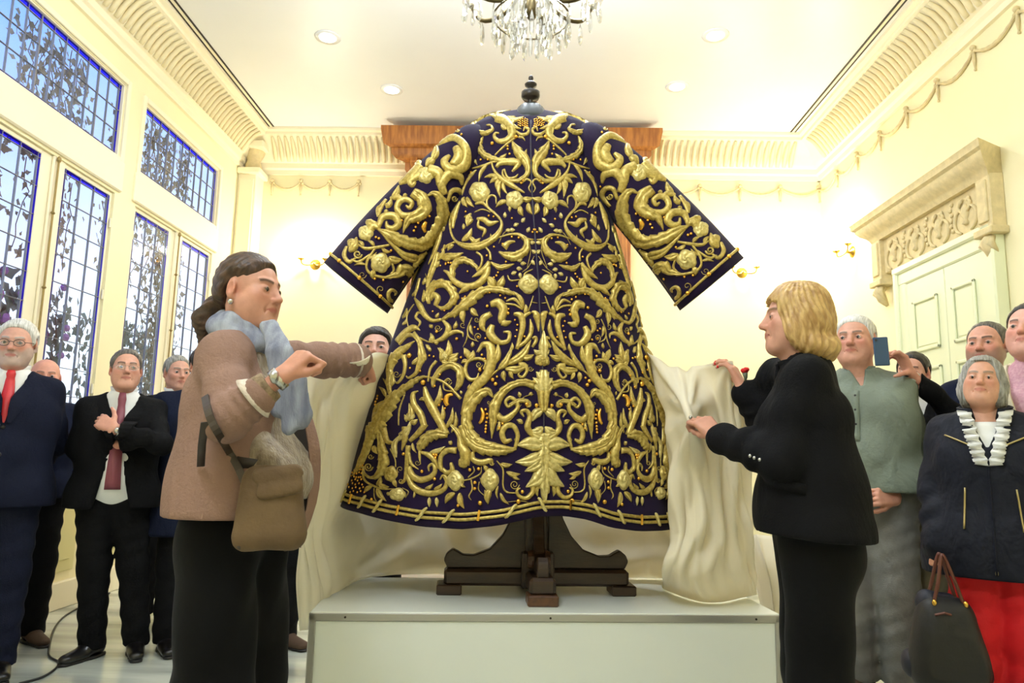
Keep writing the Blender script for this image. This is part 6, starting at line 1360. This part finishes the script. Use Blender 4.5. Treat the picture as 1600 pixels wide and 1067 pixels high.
for t in tips[:4]: p.ppart('red_nail', MB().ball(t[0]+p.Lv((.003, -.004, .003)), (.006, .005, .006)), mat('red_lacquer', (206, 24, 30), .25))
d_ = unit(e-w)
for t, rr_ in ((.03, .031), (.048, .033), (.07, .035)):
    a_ = unit(np.cross(d_, (0, 0, 1))); b_ = np.cross(d_, a_); p.ppart('bracelet', MB().tube([w+d_*t+rr_*(math.cos(q)*a_+math.sin(q)*b_) for q in np.linspace(0, 6.2832, 22)], .005, 6, cap=False), m_brass)
# ring on the near hand
w = p.J['wrl']; dd = unit(p.Lp(1078, 640, 2.44)-w); p.ppart('ring', MB().ball(p.Lp(1079, 652, 2.37), .006), m_steelw)
p.trousers(m_velv, zw=.95, r=(.104, .080, .080, .070), wv=(.004, 9, 1, 20), g=.010, h=.011); p.shoes(m_shoe); p.finish(); RWP = p
ro = atY(1164, 580, 2.55); r_ = empty('red_flower', tuple(ro)); tag(r_, 'small red flower beside the gold bracelet of the blonde woman', 'flower')
m_rf = mat('red_petal', (222, 30, 34), .6); m_gs = mat('grey_green_stem', (96, 104, 84), .6)
for i in range(9):
    a = i*2.4; mm = MB().ball((.007*math.cos(a)*(i > 0), .007*math.sin(a)*(i > 0), .003*(i % 3)), (.009, .009, .008), 7, 5); mm.build('petal', m_rf, r_, smooth=True)
MB().tube([(0, 0, -.006), (.002, 0, -.022), (.0, .0, -.035)], [.010, .007, .003], 7).build('stem', m_gs, r_, smooth=True)
# ================================================================== THE SHEET
m_sheet = mat('cream_cotton_sheet', (250, 245, 228), .85, bump=.06, bscale=25, fold=.14, fscale=6)
_n = m_sheet.node_tree.nodes; _l = m_sheet.node_tree.links; _t = _n.new('ShaderNodeBsdfTranslucent'); _t.inputs[0].default_value = lin(250, 240, 214); _x = _n.new('ShaderNodeMixShader'); _x.inputs[0].default_value = .35
_l.new(_n['Principled BSDF'].outputs[0], _x.inputs[1]); _l.new(_t.outputs[0], _x.inputs[2]); _l.new(_x.outputs[0], _n['Material Output'].inputs[0])
cols = [
 [(476,588,2.50),(482,650,2.55),(484,740,2.6),(470,828,2.62),(462,905,2.75),(468,985,2.85)],
 [(520,574,2.50),(512,640,2.58),(500,740,2.64),(486,850,2.68),(496,925,2.78),(492,978,2.86)],
 [(574,558,2.38),(544,640,2.66),(524,740,2.78),(506,830,2.80),(516,905,2.86),(514,940,2.90)],
 [(612,556,3.00),(604,640,3.26),(590,740,3.30),(582,840,3.30),(572,893,3.28),'570,904'],
 [(680,600,3.50),(680,700,3.46),(680,780,3.42),(680,840,3.38),(680,880,3.32),'680,896'],
 [(830,640,3.55),(830,720,3.50),(830,780,3.45),(830,840,3.40),(830,880,3.34),'830,902'],
 [(960,600,3.50),(960,700,3.46),(960,780,3.42),(965,840,3.38),(965,880,3.33),'965,902'],
 [(1002,535,3.20),(1030,640,3.25),(1046,740,3.27),(1052,830,3.27),(1050,880,3.25),'1046,904'],
 [(1010,548,2.98),(1044,640,2.86),(1050,740,2.80),(1055,830,2.80),(1040,890,2.82),'1036,918'],
 [(1062,578,2.78),(1076,650,2.49),(1080,740,2.70),(1086,830,2.73),(1072,898,2.77),'1085,937'],
 [(1100,570,2.70),(1116,650,2.68),(1118,740,2.72),(1122,830,2.74),(1116,900,2.78),'1125,940'],
 [(1140,563,2.60),(1146,650,2.68),(1150,740,2.74),(1156,830,2.78),(1160,890,2.82),'1160,933'],
 [(1150,580,2.62),(1165,660,2.70),(1166,740,2.80),(1172,830,2.84),(1180,895,2.88),'1182,928']]
def cpt(q):
    if isinstance(q, str): x, y = map(float, q.split(',')); return atZ(x, y, BZ+.006)
    return atY(*q)
G = np.array([[cpt(q) for q in c] for c in cols]); NU, NV = 170, 64
A = np.array([catmull(G[i], NV) for i in range(len(G))]); Bq = np.array([catmull(A[:, j], NU) for j in range(NV)])   # NV x NU x 3
Tu = np.gradient(Bq, axis=1); Tv = np.gradient(Bq, axis=0); Nn = np.cross(Tu, Tv); Nn /= np.linalg.norm(Nn, axis=2, keepdims=True)+1e-9
U, Vv = np.meshgrid(np.linspace(0, 12, NU), np.linspace(0, 1, NV)); env = np.sin(np.clip(Vv, 0, 1)*math.pi)**.6
warp = .35*np.sin(5*Vv+U)+.25*np.sin(9*Vv-2*U)
tri = lambda x: 2*np.abs((x/6.2832) % 1-.5)*2-1
disp = .018*tri(6.2832*(U*.95+warp))+.010*tri(6.2832*(U*2.1-1.6*Vv+.5*warp))+.006*np.sin(22*Vv+4*U+3*warp)
mask = np.where((U > 3.4) & (U < 6.6), 1.3, 1.0); wob = disp*env*mask
for gu, gv, ga, kk in ((2.0, 0.0, .020, 9), (9.0, .20, .022, 10), (11.0, .0, .020, 9)):
    du, dv = (U-gu)*.22, (Vv-gv)*1.0; rr_ = np.sqrt(du*du+dv*dv); wob += ga*np.exp(-rr_/.30)*np.minimum(1, rr_*12)*tri(kk*np.arctan2(dv, du)+2*rr_)
for _ in range(2): wob[1:-1, 1:-1] = .5*wob[1:-1, 1:-1]+.125*(wob[:-2, 1:-1]+wob[2:, 1:-1]+wob[1:-1, :-2]+wob[1:-1, 2:])
Sx = Bq+Nn*wob[..., None]; Sx[..., 2] = np.where((U > 2.9), np.maximum(Sx[..., 2], BZ+.005), Sx[..., 2])
def thick(Sg, t=.0025):
    nv, nu, _ = Sg.shape; V = Sg.reshape(-1, 3); a = np.gradient(Sg, axis=1); b = np.gradient(Sg, axis=0); N_ = np.cross(a, b); N_ /= np.linalg.norm(N_, axis=2, keepdims=True)+1e-9; V2 = (Sg-N_*t).reshape(-1, 3); n = nu*nv; f = []
    for i in range(nv-1):
        for j in range(nu-1): q = (i*nu+j, i*nu+j+1, (i+1)*nu+j+1, (i+1)*nu+j); f += [q, tuple(n+k for k in q[::-1])]
    bd = list(range(nu))+[i*nu+nu-1 for i in range(1, nv)]+[(nv-1)*nu+j for j in range(nu-2, -1, -1)]+[i*nu for i in range(nv-2, 0, -1)]
    f += [(a_, b_, n+b_, n+a_) for a_, b_ in zip(bd, bd[1:]+bd[:1])]
    return np.vstack([V, V2]), f
V, f = thick(Sx); mb = MB(); mb.add(V, f)
g2 = np.array([[atY(*q) for q in r] for r in [[(1150,850,3.3),(1172,870,3.32),(1180,905,3.35),(1190,950,3.35)], [(1185,835,3.25),(1195,875,3.15),(1205,915,3.12),(1210,960,3.12)], [(1235,850,3.3),(1240,900,3.2),(1245,945,3.15),(1240,985,3.2)]]])
A = np.array([catmull(g2[i], 20) for i in range(3)]); B2 = np.array([catmull(A[:, j], 16) for j in range(20)]); B2 += .02*np.sin(np.arange(16)*1.3)[None, :, None]*np.array([.3, -1, .2]); V, f = thick(B2); mb.add(V, f)
sh = mb.build('dust_sheet', m_sheet, smooth=True); tag(sh, 'cream cotton sheet being pulled off from behind the robe', 'sheet')
# ================================================================== SMALL THINGS, OUTDOORS
cb = catmull([(max(-3.09, q[0]), q[1], q[2]) for q in [tuple(atZ(x, y, .006)) for x, y in ((118, 925), (98, 965), (76, 1018), (92, 1036), (70, 1056), (30, 1068))]], 40); tag(MB().tube(cb, .006, 6).build('power_cable', mat('black_cable', (26, 26, 28), .5), smooth=True), 'thin black cable lying across the marble by the left wall', 'cable')
m_leaf = mat('vine_leaf', (150, 132, 112), .7, col2=(118, 108, 96), vscale=3); m_bark = mat('vine_bark', (110, 94, 84), .9); m_hedge = mat('hedge_leaf', (112, 128, 112), .8, col2=(90, 100, 100), vscale=3)
for _m in (m_leaf, m_hedge): _m.node_tree.nodes['Principled BSDF'].inputs['Transmission Weight'].default_value = .25; m_bloss = mat('mauve_blossom', (176, 120, 190), .7)
def vine(name, lab, x, y0, y1, z0, z1, n, dens, m=None, size=.045, grp='climbing vines outside the windows', seed=0):
    rnd = random.Random(seed); o = empty(name, (x, (y0+y1)/2, 0)); tag(o, lab, 'vine', grp); st_ = MB(); lf = MB()
    for i in range(n):
        y = y0+(y1-y0)*(i+.5)/n+rnd.uniform(-.05, .05)-o.location.y; z = z1; pts = [(0, y, z)]
        while z > z0: z -= .08; y += rnd.uniform(-.03, .03); pts.append((rnd.uniform(-.03, .03), y, z))
        st_.tube(pts, .004, 4)
        for q in pts[1:]:
            for _ in range(dens):
                if rnd.random() < .6:
                    a = rnd.uniform(0, 6.28); c = np.array(q)+np.array([rnd.uniform(-.05, .05), rnd.uniform(-.07, .07), rnd.uniform(-.05, .05)]); s1 = size*rnd.uniform(.6, 1.2); d = np.array([rnd.uniform(-.5, .5), math.cos(a), math.sin(a)-.4]); d /= np.linalg.norm(d); e = np.cross(d, (1, .2, .1)); e /= np.linalg.norm(e)
                    lf.add([c, c+d*s1*.4+e*s1*.5, c+d*s1*.7+e*s1*.22, c+d*s1*1.2, c+d*s1*.7-e*s1*.22, c+d*s1*.4-e*s1*.5], [(0, 1, 2, 3), (0, 3, 4, 5)])
    st_.build('stems', m_bark, o); l = lf.build('leaves', m or m_leaf, o); l['kind'] = 'stuff'; return o
vine('hanging_vine', 'brown-leaved vine hanging outside the right half of the first upper window', XL-.28, 4.45, 5.15, 3.1, 4.0, 10, 7, size=.06, seed=1)
vine('hanging_vine', 'dense brown-leaved vine hanging outside the second upper window', XL-.28, 5.55, 6.9, 3.1, 4.0, 18, 8, size=.06, seed=2)
vine('hanging_vine', 'vine hanging at the top of the casement by the white-haired man', XL-.30, 4.05, 4.4, 1.9, 3.05, 5, 7, size=.06, seed=3)
vine('hanging_vine', 'vine with leaves trailing outside the casement furthest from the viewer', XL-.30, 6.3, 6.9, 1.2, 3.1, 8, 7, size=.06, seed=4)
vine('hanging_vine', 'sparse vine sprays at the top of the casement over the folded-arms man', XL-.32, 5.5, 6.1, 2.5, 3.05, 6, 5, size=.055, seed=5)
vine('hanging_vine', 'sparse vine sprays at the top of the casement left of the rod', XL-.32, 4.65, 5.2, 2.45, 3.05, 6, 5, size=.055, seed=8)
b_ = vine('flowering_bush', 'bush with mauve blossoms outside the second casement', XL-.7, 4.7, 5.9, .0, 2.35, 10, 7, m_hedge, .09, 'bushes outside the windows', 6)
random.seed(5); bb_ = MB()
for _ in range(70): bb_.ball((random.uniform(-.1, .15), random.uniform(-.5, .4), random.uniform(1.5, 2.35)), random.uniform(.02, .045), 6, 4)
bb_.build('blossoms', m_bloss, b_)['kind'] = 'stuff'
vine('garden_bush', 'tall thin grey-green bush outside the third casement', XL-.8, 6.3, 7.9, .0, 2.3, 14, 7, m_hedge, .09, 'bushes outside the windows', 7)
vine('garden_bush', 'dark bush outside the casement behind the white-haired man', XL-.7, 3.2, 4.5, .0, 2.0, 9, 8, m_hedge, .09, 'bushes outside the windows', 9)
gd = MB().box((-12, -4, -.4), (XL-.2, 14, -.3)).build('garden_ground', mat('garden_gravel', (120, 116, 104), .9, var=.3, vscale=4)); gd['kind'] = 'structure'
# pale garden building across the way
gb = empty('garden_pavilion', (-8.5, 8.5, -.3)); tag(gb, 'pale columned garden building seen through the casements', 'building'); m_pav = mat('pavilion_stucco', (196, 200, 206), .8)
MB().box((-.6, -3, 0), (0, 3, 2.1)).build('wall', m_pav, gb); MB().box((-.7, -3.1, 2.1), (.5, 3.1, 2.35)).build('cornice', m_pav, gb)
for y in np.linspace(-2.7, 2.7, 7): MB().lathe([(.14, 0), (.11, .1), (.09, 1.9), (.13, 2.1)], (.35, y, 0), 12).build('column', m_pav, gb, smooth=True)
